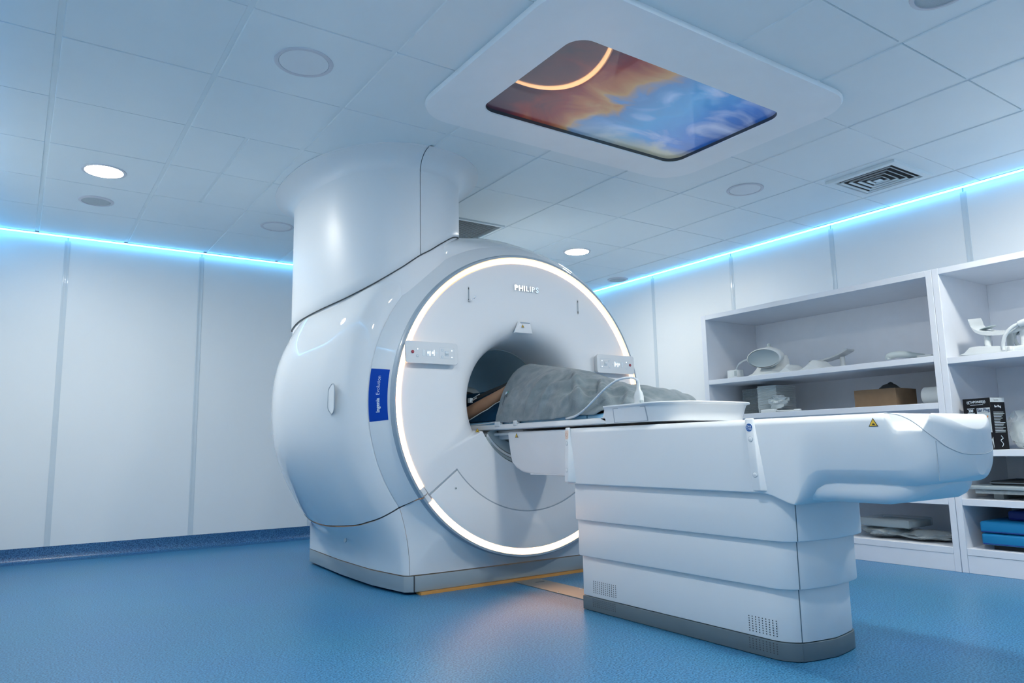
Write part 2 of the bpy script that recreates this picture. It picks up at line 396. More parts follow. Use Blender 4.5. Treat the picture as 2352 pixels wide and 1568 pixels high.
# perimeter LED strips under a shadow trim
for nm, a, b, lab in (('back', (X0+.01, Y1-.028, 0), (X1-.01, Y1-.028, 0), 'glowing blue strip light along the top of the wall behind the scanner'),
                      ('right', (X1-.028, Y0+.01, 0), (X1-.028, Y1-.01, 0), 'glowing blue strip light along the wall top above the shelving'),
                      ('left', (X0+.028, Y0+.01, 0), (X0+.028, Y1-.01, 0), 'glowing blue strip light along the wall nearest the camera, out of frame'),
                      ('front', (X0+.01, Y0+.028, 0), (X1-.01, Y0+.028, 0), 'glowing blue strip light along the wall behind the camera')):
    t = thing('led_strip', lab, 'strip light', ((a[0]+b[0])/2, (a[1]+b[1])/2, HC-.012))
    alongx = abs(a[0]-b[0]) > 1
    dx, dy = (0, .008) if alongx else (.008, 0)
    build('diffuser', MB().box((a[0]-dx, a[1]-dy, HC-.013), (b[0]+dx, b[1]+dy, HC-.007)), LEDM, t)
    s = {'back': -1, 'front': 1, 'right': -1, 'left': 1}[nm]
    if alongx: build('channel', MB().box((a[0], a[1]-.011, HC-.006), (b[0], a[1]+.011, HC+.0)), GRID, t)
    else: build('channel', MB().box((a[0]-.011, a[1], HC-.006), (a[0]+.011, b[1], HC+.0)), GRID, t)
    y = a[1]+s*.016 if alongx else 0; x = a[0]+s*.016 if not alongx else 0
    if alongx: build('lip', MB().box((a[0]+.02, y-.0015, HC-.006), (b[0]-.02, y+.0015, HC+.012)), RIM, t)
    else: build('lip', MB().box((x-.0015, a[1]+.02, HC-.006), (x+.0015, b[1]-.02, HC+.012)), RIM, t)

# ------------------------------------------------------------------ ceiling fittings
ZT = HC-.005
def downlight(x, y, label, on, r=.117, m=None):
    t = thing('downlight', label, 'ceiling light', (x, y, ZT), 'round recessed downlights')
    build('trim_ring', MB().lathe([(r*.84, .002), (r*.86, -.004), (r*.97, -.005), (r, -.003), (r+.001, .001)], (x, y, ZT), 40), LAMPTRIM, t)
    build('diffuser', MB().lathe([(.0001, -.0025), (r*.84, -.0025), (r*.845, .002), (.0001, .002)], (x, y, ZT), 40), (m or LAMPON) if on else LAMPOFF, t)
downlight(.338, 4.707, 'lit white downlight in the ceiling left of the column, above the rear wall', True)
downlight(3.897, 4.70, 'lit white downlight in the ceiling beyond the top right of the scanner ring', True)
downlight(.925, 2.896, 'large unlit downlight, nearest the camera, in the ceiling left of the picture panel', False, .122)
downlight(3.876, 2.93, 'unlit downlight between the ceiling picture and the slatted air vent', False)
downlight(1.512, 5.272, 'unlit downlight half hidden behind the left edge of the column', False)
downlight(3.87, 1.12, 'lit downlight above the shelving, just beyond the right edge of the photo', True, m=LAMPON2)
downlight(2.095, 1.12, 'added unseen downlight over the foot of the table, brightening the scanner face', True, m=LAMPON2)  # unseen extra lamp, put in to brighten the scanner face
downlight(.34, 1.12, 'lit downlight in the ceiling over the camera, out of frame', True)
def speaker(x, y, label, r=.098):
    t = thing('ceiling_speaker', label, 'speaker', (x, y, ZT), 'round ceiling speakers')
    build('trim_ring', MB().lathe([(r*.86, 0), (r*.87, -.008), (r*1.04, -.005), (r*1.06, .001)], (x, y, ZT), 36), LAMPTRIM, t)
    build('mesh_cover', MB().lathe([(.0001, -.006), (r*.5, -.006), (r*.87, -.003), (r*.87, .001), (.0001, .001)], (x, y, ZT), 36), SPKG, t)
speaker(.347, 5.306, 'grey round ceiling speaker behind the lit downlight on the left')
speaker(4.93, 5.32, 'grey round ceiling speaker close to the strip light in the far corner')
speaker(2.755, 1.16, 'grey round ceiling speaker cut off by the top edge of the photo')

# slatted supply vent
t = thing('air_vent', 'white square ceiling air vent with dark angled slats near the right wall', 'vent', (4.437, 2.345, ZT))
vx, vy, VZ = 4.437, 2.345, ZT-.013
def sq(h, z): return [(vx-h, vy-h, z), (vx+h, vy-h, z), (vx+h, vy+h, z), (vx-h, vy+h, z)]
build('frame', MB().loft([sq(.222, ZT+.001), sq(.222, VZ-.004), sq(.215, VZ-.006), sq(.185, VZ-.004), sq(.18, VZ+.012)]), GRID, t)
build('cavity_shade', MB().add(sq(.181, VZ+.0125), [(0, 1, 2, 3)]), BOXB, t)  # black sheet paints in the shade between the slats
for k, h in enumerate((.158, .12, .082, .045)):
    build('slat', MB().loft([sq(h, VZ+.003), sq(h, VZ-.001), sq(h+.007, VZ-.007), sq(h+.004, VZ-.007), sq(h-.003, VZ-.001), sq(h-.003, VZ+.003)]), GRID, t)
build('centre_plate', MB().loft([sq(.012, VZ+.003), sq(.024, VZ-.006), sq(.022, VZ-.007)], cap1=True), GRID, t)
# return grille beside the column
gx0, gx1, gy0, gy1 = 2.40, 2.962, 4.41, 4.985
t = thing('return_grille', 'square ribbed return air grille in the ceiling right behind the column', 'grille', (2.68, 4.70, ZT))
m = MB()
for a, b in (((gx0, gy0), (gx1, gy0+.02)), ((gx0, gy1-.02), (gx1, gy1)), ((gx0, gy0+.02), (gx0+.02, gy1-.02)), ((gx1-.02, gy0+.02), (gx1, gy1-.02))):
    m.box((a[0], a[1], ZT-.006), (b[0], b[1], ZT+.012))
build('frame', m, GRID, t)
for k in range(26):
    y = gy0+.03+k*.0205
    build('slat', MB().prism([(gx0+.02, y, ZT-.004), (gx0+.02, y+.017, ZT+.004), (gx0+.02, y+.018, ZT+.003), (gx0+.02, y+.002, ZT-.005)], (gx1-gx0-.04, 0, 0)), GRID, t)
# ceiling picture panel
PXc, PYc, PW, PH = 2.405, 2.425, 1.80, 1.25
OXc, OYc, OW, OH = 2.43, 2.455, 1.335, .76
t = thing('ceiling_picture', 'large white rounded ceiling panel holding a glossy backlit picture of sky', 'light panel', (PXc, PYc, HC-.03))
outer = [(PXc+u, PYc+v) for u, v in rrect(PW, PH, .2, 10)]
inner = [(OXc+u, OYc+v) for u, v in rrect(OW, OH, .085, 10)]
def oz(pl, z, s=0):
    return [(x+(s*(1 if x > PXc else -1)), y+(s*(1 if y > PYc else -1)), z) for x, y in pl]
build('surround', MB().loft([oz(outer, HC+.002, -.004), oz(outer, HC-.008, -.004), oz(outer, HC-.011, 0), oz(outer, HC-.020, 0), oz(outer, HC-.029, -.005), oz(inner, HC-.029, 0), oz(inner, HC-.024, -.002)]), PANW, t)
build('inner_edge', MB().loft([oz(inner, HC-.024, -.002), oz(inner, HC-.004, -.002)], ), SCRF, t, flip=False)
build('picture', MB().add(oz(inner, HC-.0062, 0), [tuple(range(len(inner)))]), SCRM, t)

# ------------------------------------------------------------------ scanner
XC, ZC, YF = 2.445, 1.001, 3.415
scn = thing('mri_scanner', 'huge white ring-shaped scanner with glowing ring and column up to the ceiling', 'scanner', (XC, 4.25, 0))
head = [(3.44, .862), (3.49, .905), (3.54, .94)]
P_SIDE = head+[(3.545, .943), (3.57, .985), (3.62, 1.04), (3.7, 1.085), (3.8, 1.13), (4.05, 1.195), (4.25, 1.213), (4.5, 1.16), (4.75, 1.07), (4.95, .94), (5.0, .85)]
P_TOP = head+[(3.545, .942), (3.57, .957), (3.62, .985), (3.7, 1.02), (3.8, 1.06), (4.05, 1.125), (4.25, 1.14), (4.5, 1.11), (4.75, 1.04), (4.95, .93), (5.0, .85)]
P_UL = head+[(3.543, .945), (3.540, .975), (3.534, 1.005), (3.540, 1.03), (3.58, 1.057), (3.80, 1.115), (4.2, 1.18), (4.5, 1.13), (4.75, 1.05), (4.95, .935), (5.0, .85)]
P_UL2 = head+[(3.543, .945), (3.545, .985), (3.565, 1.03), (3.61, 1.075), (3.75, 1.118), (4.03, 1.158), (4.25, 1.166), (4.5, 1.13), (4.75, 1.06), (4.95, .94), (5.0, .85)]
P_BOT = head+[(3.545, .943), (3.57, .985), (3.62, 1.035), (3.7, 1.075), (3.8, 1.11), (4.05, 1.145), (4.25, 1.152), (4.5, 1.13), (4.75, 1.07), (4.95, .94), (5.0, .85)]
KEYS = [(-40, P_BOT), (-36, P_BOT), (-8, P_SIDE), (28, P_SIDE), (84, P_TOP), (98, P_TOP), (122, P_UL), (137, P_UL2), (146, P_UL2), (172, P_SIDE), (188, P_SIDE), (216, P_BOT), (220, P_BOT)]
def prof(th):
    for (a, p), (b, q) in zip(KEYS, KEYS[1:]):
        if th <= b:
            t = sstep(a, b, th) if p is not q else 0
            return [(y0+(y1-y0)*t, r0_+(r1-r0_)*t) for (y0, r0_), (y1, r1) in zip(p, q)]
def dense(pl, n=4):
    v = smooth_path([(y, r, 0) for y, r in pl], n); return [(p.x, p.y) for p in v]
def PT(th, y, r): return Vector((XC+r*cos(rad(th)), y, ZC+r*sin(rad(th))))
def surf_y(th, y):
    """radius of the side cover at angle th, depth y"""
    d = dense(prof(th)[6:]); 
    for (a, r1), (b, r2) in zip(d, d[1:]):
        if a <= y <= b: return r1+(r2-r1)*(y-a)/(b-a+1e-9)
    return d[0][1]
CUT0, CUT1 = -36.0, 216.0
NT = 150
ths = [CUT0+.15+(CUT1-CUT0-.3)*i/NT for i in range(NT+1)]
rings = []
for th in ths:
    d = [(y, r) for y, r in prof(th)[:3]]
    d = [(d[0][0]+.03, d[0][1]-.02)]+d+[(d[-1][0]+.003, d[-1][1]-.025)]
    rings.append([PT(th, y, r) for y, r in d])
build('front_frame', MB().loft(rings, closed=False), SHELL, scn, ang=60)
rings = []
for th in ths:
    d = dense(prof(th)[3:]); d = [(d[0][0]+.002, d[0][1]-.025)]+d
    rings.append([PT(th, y, r) for y, r in d])
# turn the lower edges inwards so the cover has thickness
def inset(ring, dth, k): return [Vector((XC+(p.x-XC)*k, p.y, ZC+(p.z-ZC)*k)) for p in ring]
rings = [inset(rings[0], 0, .97)]+rings+[inset(rings[-1], 0, .97)]
build('side_cover', MB().loft(rings, closed=False), SHELL, scn, ang=60)
build('rear_cover', MB().lathe([(.345, 4.999), (.852, 4.999)], (XC, 0, ZC), 96, axis='y'), FACE, scn)
# base, both sides
foot = [(3.535, 1.74), (3.56, 1.715), (3.65, 1.70), (3.87, 1.668), (4.3, 1.664), (4.75, 1.684), (4.96, 1.695), (4.985, 1.72)]
top_e = dense(prof(216)[2:], 4)
NB = 40
def base_side(mir):
    rows = []
    L = [0]
    for a, b in zip(top_e, top_e[1:]): L.append(L[-1]+hypot(b[0]-a[0], b[1]-a[1]))
    cols = []
    for i in range(NB+1):
        s = i/NB*L[-1]
        y = interp(s, [(l, q[0]) for l, q in zip(L, top_e)]); r = interp(s, [(l, q[1]) for l, q in zip(L, top_e)])
        T = PT(216, y, r); T.z -= .005
        yb = interp(y, [(3.54, 3.535), (3.6, 3.60), (4.9, 4.93), (5.0, 4.985)]); B = Vector((interp(yb, foot), yb, .1))
        col = [Vector((T.x+.03, T.y, T.z))]
        for k in range(15):
            t = k/14; e = 1-(1-t)**2.1
            col.append(Vector((T.x+(B.x-T.x)*e, T.y+(B.y-T.y)*t, T.z+(B.z-T.z)*t)))
        cols.append(col)
    if mir: cols = [[Vector((2*XC-p.x, p.y, p.z)) for p in c] for c in cols]
    return MB().loft(cols, closed=False), cols
mbL, colsL = base_side(False); mbR, colsR = base_side(True)
build('base_cover', mbL, SHELL, scn, ang=60); build('base_cover', mbR, SHELL, scn, ang=60)
for a_ in (216, -36):
    e = Vector((-sin(rad(a_)), 0, cos(rad(a_))))
    sb_ = [(PT(a_, y, r-.006), ) for y, r in [(3.47, .865)]+[(3.49, .897)]+top_e]
    build('cover_seam', MB().loft([[p[0]-e*.006, p[0]+e*.006, p[0]+e*.006+(Vector((XC, p[0].y, ZC))-p[0]).normalized()*.02, p[0]-e*.006+(Vector((XC, p[0].y, ZC))-p[0]).normalized()*.02] for p in sb_]), GAP, scn)
build('rear_base_cover', MB().box((1.72, 4.97, .1), (2*XC-1.72, 4.985, .5)), FACE, scn)
# front of the base: from the ring lip out to the base outline
bl = [Vector((p.x+.0015, p.y-.0015, p.z)) for p in colsL[0][1:]]
bound = bl+[Vector((bl[-1].x+(2*(XC-bl[-1].x))*k/40, 3.518+(.017*((k-20)/20)**6), .1)) for k in range(1, 40)]+[Vector((2*XC-p.x, p.y, p.z)) for p in reversed(bl)]
rg = [[], [], [], []]
for p in bound:
    th = math.degrees(atan2(p.z-ZC, p.x-XC)) % 360
    a = PT(th, 3.44, .862); b = PT(th, 3.47, .875 if hypot(p.x-XC, p.z-ZC) > .9 else .868)
    rg[0].append(PT(th, 3.47, .845)); rg[1].append(a); rg[2].append(b+(Vector((p.x, 3.512, p.z))-b)*.35 if False else Vector((b.x+(p.x-b.x)*.3, 3.497, b.z+(p.z-b.z)*.3))); rg[3].append(p)
build('base_front_cover', MB().loft(rg, closed=False), SHELL, scn, ang=60)
kp = [Vector((interp(y, foot)+.003, y, 0)) for y in (4.985, 4.96, 4.75, 4.5, 4.3, 4.1, 3.87, 3.75, 3.65, 3.6, 3.56)]
kp += [Vector((1.742, 3.540, 0)), Vector((1.762, 3.528, 0)), Vector((1.80, 3.522, 0))]
kpl = kp+[Vector((2*XC-p.x, p.y, 0)) for p in reversed(kp)]
build('kick_plate', MB().loft([[p+Vector((0, 0, z)) for p in kpl] for z in (.014, .094)], closed=True, cap0=True, cap1=True), KICK, scn, bev=.003)
build('kick_seam', MB().box((1.7605, 3.520, .016), (1.7635, 3.529, .097)), GAP, scn)
build('floor_strip', MB().box((1.79, 3.502, 0), (3.1, 3.56, .013)), TRIMO, scn)  # orange strip where the scanner front meets the floor
for k, (y, z) in enumerate(((4.05, .27),)):
    build('drain_notch', MB().lathe([(.0001, .0), (.012, .0), (.012, .004), (.0001, .004)], (0, 0, 0), 16).xf(Matrix.Translation((1.586, 4.03, .245)) @ Matrix.Rotation(rad(-75), 4, 'Y') @ Matrix.Scale(1.6, 4, (0, 1, 0))), KICK, scn)
# ring rim, ring light
def arcs(profile, a0, a1, n): return [[PT(a0+(a1-a0)*i/n, y, r) for y, r in profile] for i in range(n+1)]
RIMP = [(3.47, .858), (3.44, .8635), (3.418, .8625), (3.408, .857), (3.408, .8455), (3.43, .8445)]
build('ring_rim', MB().loft(arcs(RIMP, -36+.25, 216-.25, 120), closed=False), RIM, scn)
build('ring_rim', MB().loft(arcs(RIMP, 216.25, 324-.25, 60), closed=False), RIM, scn)
LP = [(3.436, .844), (3.424, .8435), (3.4185, .839), (3.4165, .829), (3.4185, .819), (3.424, .8145), (3.436, .814)]
build('ring_light', MB().loft(arcs(LP, -33.2, 213.2, 140), closed=False), RINGM, scn)
build('ring_light', MB().loft(arcs(LP, 219.2, 320.8, 60), closed=False), RINGM, scn)
for a0, a1 in ((213.2, 215.9), (216.3, 219.2), (320.8, 323.7), (324.1, 326.8)):
    build('ring_end_cap', MB().loft(arcs(LP, a0, a1, 4), closed=False, cap0=True, cap1=True), FACE, scn)
# front face with flare
F_UP = [(3.436, .8135), (3.421, .8115), (3.4185, .806), (3.418, .70), (3.417, .60), (3.418, .53), (3.421, .48), (3.428, .448), (3.440, .424), (3.458, .402), (3.485, .383), (3.53, .365), (3.60, .354), (3.68, .348), (3.755, .345)]
F_LO = [(3.436, .8135), (3.421, .8115), (3.4185, .806), (3.417, .70), (3.415, .60), (3.414, .53), (3.413, .48), (3.412, .448), (3.4115, .424), (3.411, .402), (3.411, .383), (3.411, .370), (3.413, .364), (3.43, .360), (3.755, .345)]
al = [i*2.0 for i in range(-14, 102)]+[204+.4*i for i in range(0, 14)]+[210+2*i for i in range(0, 61)]+[330.4+.4*i for i in range(0, 5)]
al = sorted(set(round(a, 2) for a in al if -28 <= a < 332))
rings = []
for a in al:
    w = sstep(205.2, 207.0, a)*(1-sstep(331, 335, a)) if a > 180 else (1-sstep(-29, -25, a) if a < 0 else 0)
    rings.append([PT(a, y0+(y1-y0)*w, r_+(q-r_)*w) for (y0, r_), (y1, q) in zip(F_UP, F_LO)])
rings.append(rings[0])
build('front_face', MB().loft(rings, closed=False), FACE, scn, ang=50)
build('bore_liner', MB().lathe([(.345, 3.752), (.342, 3.757), (.342, 5.0)], (XC, 0, ZC), 96, axis='y'), BORE, scn)
build('bore_edge', MB().lathe([(.3455, 3.748), (.341, 3.750), (.341, 3.757), (.3455, 3.758)], (XC, 0, ZC), 96, axis='y'), COILG, scn)
# cradle rings seen under the tabletop
for r_a, r_b, y0, y1, mm in ((.357, .335, 3.44, 3.50, COILG), (.335, .315, 3.455, 3.52, FACE), (.312, .25, 3.475, 3.53, COILG)):
    build('bore_cradle', MB().loft(arcs([(y0+.02, r_a), (y0, r_a-.004), (y0, r_b+.004), (y0+.01, r_b), (y1, r_b)], 214, 326, 40), closed=False), mm, scn)
# lower service panel
def sector(y, a0, a1, ri, ro, n=48):
    out = [PT(a0+(a1-a0)*i/n, y, ri) for i in range(n+1)]; inn = [PT(a1+(a0-a1)*i/n, y, ro) for i in range(n+1)]
    return out+inn
sp_ = build('service_panel', MB().loft([sector(3.424, 217.2, 322.8, .612, .812), sector(3.4105, 217.2, 322.8, .612, .812)], cap1=True), FACE, scn, bev=.002)
build('panel_gap', MB().loft(arcs([(3.4135, .606), (3.4115, .606), (3.4115, .613), (3.4135, .613)], 216.6, 323.4, 60), closed=True, cap0=True, cap1=True), GAPL, scn)
for a in (216.75, 323.25):
    e = Vector((-sin(rad(a)), 0, cos(rad(a)))); p0, p1 = PT(a, 3.4115, .606), PT(a, 3.4115, .812)
    build('panel_gap', MB().prism([p0-e*.003, p1-e*.003, p1+e*.003, p0+e*.003], (0, .004, 0)), GAPL, scn)
sc_ = build('screw', MB().lathe([(.0001, -.001), (.007, -.001), (.008, .002)], (1.948, 3.4102, .538), 16, axis='y'), COILW, scn)
build('slot', MB().lathe([(.0001, -.002), (.003, -.002), (.003, .0)], (1.948, 3.4102, .538), 10, axis='y'), GAP, sc_)
# wordmark in chrome letters
fr = frame((2.4375, 3.414, 1.6625), (1, 0, 0), (0, 0, 1))
glyphs = [text_mb(ch, .0415, lambda a, b, c: Vector((a, b, c)), extrude=.004, offset=.0014, align='LEFT') for ch in 'PHILIPS']
wid = [(min(p.x for p in g.v), max(p.x for p in g.v)) for g in glyphs]
gap_ = .0058; tot = sum(b-a for a, b in wid)+gap_*6; kx = .172/tot; u = -.086
for g, (a, b) in zip(glyphs, wid):
    g.v = [fr((p.x-a)*kx+u, p.y, p.z) for p in g.v]; u += (b-a+gap_)*kx
    build('logo_letter', g, CHROME, scn, ang=30)
# laser window and its warning mark
lw = build('laser_window', MB().loft([[(2.374, 3.4178, 1.466), (2.456, 3.4178, 1.466), (2.474, 3.4178, 1.398), (2.343, 3.4178, 1.398)],
        [(2.379, 3.402, 1.462), (2.449, 3.402, 1.462), (2.470, 3.409, 1.400), (2.347, 3.409, 1.400)]], cap1=True), FACE, scn, bev=.003)
build('recess_shade', MB().box((2.381, 3.4005, 1.455), (2.447, 3.41, 1.4615)), RIM, lw)  # grey strip paints the shade of a recess along the window top
def warn(parent, f, s):
    """triangular warning sticker on frame f, side s"""
    a = build('warning_sticker', MB().loft([[f(-s/2, -s*.29, 0), f(s/2, -s*.29, 0), f(0, s*.58, 0)], [f(-s/2, -s*.29, .0006), f(s/2, -s*.29, .0006), f(0, s*.58, .0006)]], cap0=True, cap1=True), LETB, parent)
    k = .80
    build('sticker_face', MB().add([f(-s/2*k, -s*.29*k, .0009), f(s/2*k, -s*.29*k, .0009), f(0, s*.58*k, .0009)], [(0, 1, 2)]), YEL, a)
    build('sticker_symbol', MB().add([f(-s*.16, -s*.12, .0012), f(s*.2, -s*.16, .0012), f(s*.16, -s*.04, .0012), f(-s*.06, s*.08, .0012), f(-s*.04, -.02*s, .0012)], [(0, 1, 2, 3, 4)]), LETB, a)
warn(scn, frame((2.396, 3.4005, 1.436), (1, 0, 0), (0, .1, 1)), .021)
warn(scn, frame((2.085, 3.4095, .838), (1, 0, 0), (0, 0, 1)), .026)
# hook slots
for x, hook in ((2.043, True), (2.824, False)):
    c_ = [(x+u, 3.4160, 1.593+v) for u, v in rrect(.013, .092, .0064, 5)]
    s_ = build('hook_slot', MB().loft([c_, [(x+(p[0]-x)*.62, 3.4150, p[2]) for p in c_], [(x+(p[0]-x)*.55, 3.4168, p[2]) for p in c_]]), FACE, scn)
    build('slot_hole', MB().add([(x+u, 3.4156, 1.593+v) for u, v in rrect(.0055, .08, .0027, 4)], [tuple(range(20))]), GAPL, s_)
    build('slot_end', MB().box((x-.0024, 3.4148, 1.621), (x+.0024, 3.4154, 1.631)), GAP, s_); build('slot_end', MB().box((x-.0024, 3.4148, 1.552), (x+.0024, 3.4154, 1.566)), GAP, s_)
    if hook: build('hook', MB().tube(smooth_path([(x, 3.417, 1.556), (x+.002, 3.395, 1.560), (x+.012, 3.375, 1.566), (x+.016, 3.372, 1.578)], 5), .0034), CHROME, s_)
# blue label on the frame, bent text
def fr_lab(u, th, lift=.0012):
    """u 0..1 from the rim to the seam"""
    y = interp(u, [(0, 3.44), (.53, 3.49), (1, 3.54)]); r = interp(u, [(0, .862), (.53, .905), (1, .94)])
    p = PT(th, y, r); n = Vector((cos(rad(th))*.79, -.61, sin(rad(th))*.79)); return p+n*lift
lb = build('label_plate', MB().loft([[fr_lab(.12+.86*j/5, 169.8+(17.0*i/16)) for j in range(6)] for i in range(17)], closed=False), BLUE, scn)
Rm = .895
def lab_txt(s0):
    return lambda u, v, w: fr_lab(.55+v/.115, 184.1-math.degrees((u+s0)/Rm), .0022)
# u runs up the label: theta decreases upwards
build('lettering', text_mb('Ingenia', .0262, lab_txt(.0), offset=.0007, align='LEFT'), LETW, lb)
build('lettering', text_mb('Evolution', .0262, lab_txt(.089), offset=-.0002, align='LEFT'), LETW, lb)
# side grip outline
gp = []
for u, v in rrect(.074, .155, .0365, 8):
    y = 3.675-u; z = .0135+v; th = 180-math.degrees(math.asin(z/1.07)); gp.append(PT(th, y, surf_y(th, y)+.0005))
gcen = sum(gp, Vector())/len(gp)
build('side_grip', MB().tube(gp+[gp[0]], .0028, 6, False), GAPL, scn)
build('grip_plate', MB().add([p+(gcen-p).normalized()*.004+Vector((-.001, -.0008, 0)) for p in gp], [tuple(range(len(gp)))]), SHELL, scn)
# control panels
def control_panel(cx, mir):
    w, h = .309, .116; y = 3.375; cz = 1.2455
    s = -1 if mir else 1
    P = lambda u, v, d=0: Vector((cx+s*(u-.5)*w, y-d, cz-(v-.5)*h))
    ol = rrect(w, h, .016, 6)
    cp = build('control_panel', MB().loft([[(cx+a*.9, 3.420, cz+b*.86) for a, b in ol], [(cx+a*.985, 3.392, cz+b*.97) for a, b in ol], [(cx+a, 3.386, cz+b) for a, b in ol], [(cx+a, 3.378, cz+b) for a, b in ol], [(cx+a*.99, y, cz+b*.975) for a, b in ol]], cap1=True), TBL, scn)
    def disc(nm, u, v, r, m, d=.003):
        c = P(u, v); build(nm, MB().lathe([(r, .001), (r, -d*.7), (r*.85, -d), (.0001, -d)], c, 18, axis='y'), m, cp)
    def plate(nm, u, v, a, b, m, d=.002, r=.003):
        c = P(u, v); o_ = [(c.x+p, c.y, c.z+q) for p, q in rrect(a, b, min(r, a*.45, b*.45), 3)]
        build(nm, MB().loft([o_, [(p[0], p[1]-d*.7, p[2]) for p in o_], [(c.x+(p[0]-c.x)*.9, p[1]-d, c.z+(p[2]-c.z)*.9) for p in o_]], cap1=True), m, cp)
    disc('button_collar', .123, .5, .0105, KEY, .002); disc('stop_button', .123, .5, .0085, RED, .006); disc('button_cap', .123, .5, .0035, PINK, .0065)
    for u, v in ((.218, .36), (.215, .67)): plate('key', u, v, .014, .013, KEYE, .001); plate('key_light', u, v, .008, .008, GLOWW if v < .5 else KEY, .002)
    for k, u in enumerate((.335, .415, .5)):
        plate('key_track', u, .515, .017, .036, KEYE, .0006); plate('key_track', u, .515, .015, .034, KEY, .001); plate('key', u, .50, .009, .012, GLOWW if k else KEY, .002)
    plate('light_bar', .452, .535, .0055, .025, GLOWW, .002, .001); plate('light_bar', .53, .50, .0045, .031, GLOWW, .002, .001)
    disc('key', .577, .5, .005, KEY, .002)
    plate('rocker_frame', .78, .48, .088, .060, KEYE, .0006, .004); plate('rocker_field', .78, .48, .0855, .0575, TBL, .0009, .004)
    for u in (.686, .875):
        for v in (.35, .66): plate('key', u, v, .014, .013, KEYE, .0014); plate('key_light', u, v, .008, .008, GLOWW if u > .8 else KEY, .0024)
    plate('rocker', .778, .50, .026, .028, KEYE, .0016); plate('rocker_top', .776, .46, .022, .013, KEY, .006)
control_panel(1.7935, False); control_panel(3.0835, True)
# column
CXc, CYc, CA, CB, CE = 1.83, 4.25, .44, .74, 2.25
def sup(ph, off=0):
    c, s = cos(ph), sin(ph)
    x = CA*(abs(c)**(2/CE))*(1 if c > 0 else -1); y = CB*(abs(s)**(2/CE))*(1 if s > 0 else -1)
    n = Vector((math.copysign(abs(x/CA)**(CE-1)/CA, x), math.copysign(abs(y/CB)**(CE-1)/CB, y), 0))
    n = n.normalized() if n.length > 1e-6 else Vector((c, s, 0))
    return Vector((CXc+x, CYc+y, 0))+n*off
def phi_of(x, y):
    best = min(((sup(2*pi*k/720)-Vector((x, y, 0))).length, 2*pi*k/720) for k in range(720)); return best[1]
botpts = sorted([(phi_of(x, y), z+.75) for x, y, z in ((1.47, 4.7, .775), (1.40, 4.25, .785), (1.45, 3.83, .822), (1.555, 3.64, .885), (1.69, 3.545, .977), (1.80, 3.51, 1.06), (1.93, 3.53, 1.145), (2.05, 3.6, 1.218), (2.2, 3.8, 1.26), (2.27, 4.25, 1.26), (2.1, 4.85, 1.15), (1.75, 4.99, .95))])
bp_ = [(a-2*pi, z) for a, z in botpts]+botpts+[(a+2*pi, z) for a, z in botpts]
def zbot(ph):
    i = max(k for k in range(len(bp_)) if bp_[k][0] <= ph); i = min(max(i, 1), len(bp_)-3)
    (x0, a), (x1, b), (x2, c), (x3, d) = bp_[i-1], bp_[i], bp_[i+1], bp_[i+2]
    t = (ph-x1)/(x2-x1); m1 = (c-a)/(x2-x0)*(x2-x1); m2 = (d-b)/(x3-x1)*(x2-x1)
    return (2*t**3-3*t*t+1)*b+(t**3-2*t*t+t)*m1+(-2*t**3+3*t*t)*c+(t**3-t*t)*m2
phs = phi_of(1.795, 3.512); phb = phi_of(1.795, 4.99)
ZCR = 2.290
def col_rings(pa, pb, n, fn): return [fn(pa+(pb-pa)*i/n) for i in range(n+1)]
def wallring(ph):
    z0 = zbot(ph); return [sup(ph, -.03)+Vector((0, 0, z0+.004)), sup(ph, -.004)+Vector((0, 0, z0)), sup(ph)+Vector((0, 0, z0+.004))]+[sup(ph)+Vector((0, 0, z0+.004+(ZCR-z0-.004)*k/10)) for k in range(1, 11)]
def flarering(ph):
    out = []
    for k in range(13):
        t = k/12*pi/2; out.append(sup(ph, .122*(1-cos(t))-.0015)+Vector((0, 0, ZCR+.098*sin(t))))
    out.append(sup(ph, .121)+Vector((0, 0, HC-.0042))); return out
eps = .0035
pL0 = phb if phb < phs else phb-2*pi
for nm, fn in (('column_panel', wallring), ('column_flange', flarering)):
    build(nm, MB().loft(col_rings(pL0+eps, phs-eps, 90, fn), closed=False), COLM, scn, ang=60)
    build(nm, MB().loft(col_rings(phs+eps, pL0+2*pi-eps, 60, fn), closed=False), COLM, scn, ang=60)
build('column_core', MB().loft([[sup(2*pi*k/90, -.007)+Vector((0, 0, (zbot(2*pi*k/90)-.16) if z is None else z)) for k in range(90)] for z in (None, 2.29)]), FACE, scn)
build('flange_core', MB().loft([[sup(2*pi*k/90, .122*(1-cos(t*pi/2))-.008)+Vector((0, 0, ZCR+.098*sin(t*pi/2)+.007*sin(t*pi/2))) for k in range(90)] for t in [i/10 for i in range(11)]]), GAPL, scn)
build('column_gap', MB().tube([sup(ph, -.0012)+Vector((0, 0, zbot(ph)-.0015)) for ph in [2*pi*k/160 for k in range(161)]], .0032, 6, False), GAP, scn)
build('column_clip', MB().box((1.448, 4.06, 1.512), (1.47, 4.12, 1.535)), RIM, scn, bev=.004)

# floor plate between scanner and table
t = thing('floor_plate', 'flat steel cover plate let into the floor between scanner and table', 'cover plate', (2.44, 3.1, 0))
build('plate', MB().box((2.362, 2.72, .0), (2.53, 3.495, .004)), PLATE, t, bev=.001, seg=1)
build('slot', MB().box((2.44, 3.39, .0038), (2.50, 3.398, .0045)), GAP, t)
for y in (3.45, 3.1, 2.85):
    for x in (2.372, 2.52): build('screw', MB().lathe([(.005, 0), (.004, .0012), (.0001, .0014)], (x, y, .004), 10), CHROME, t)

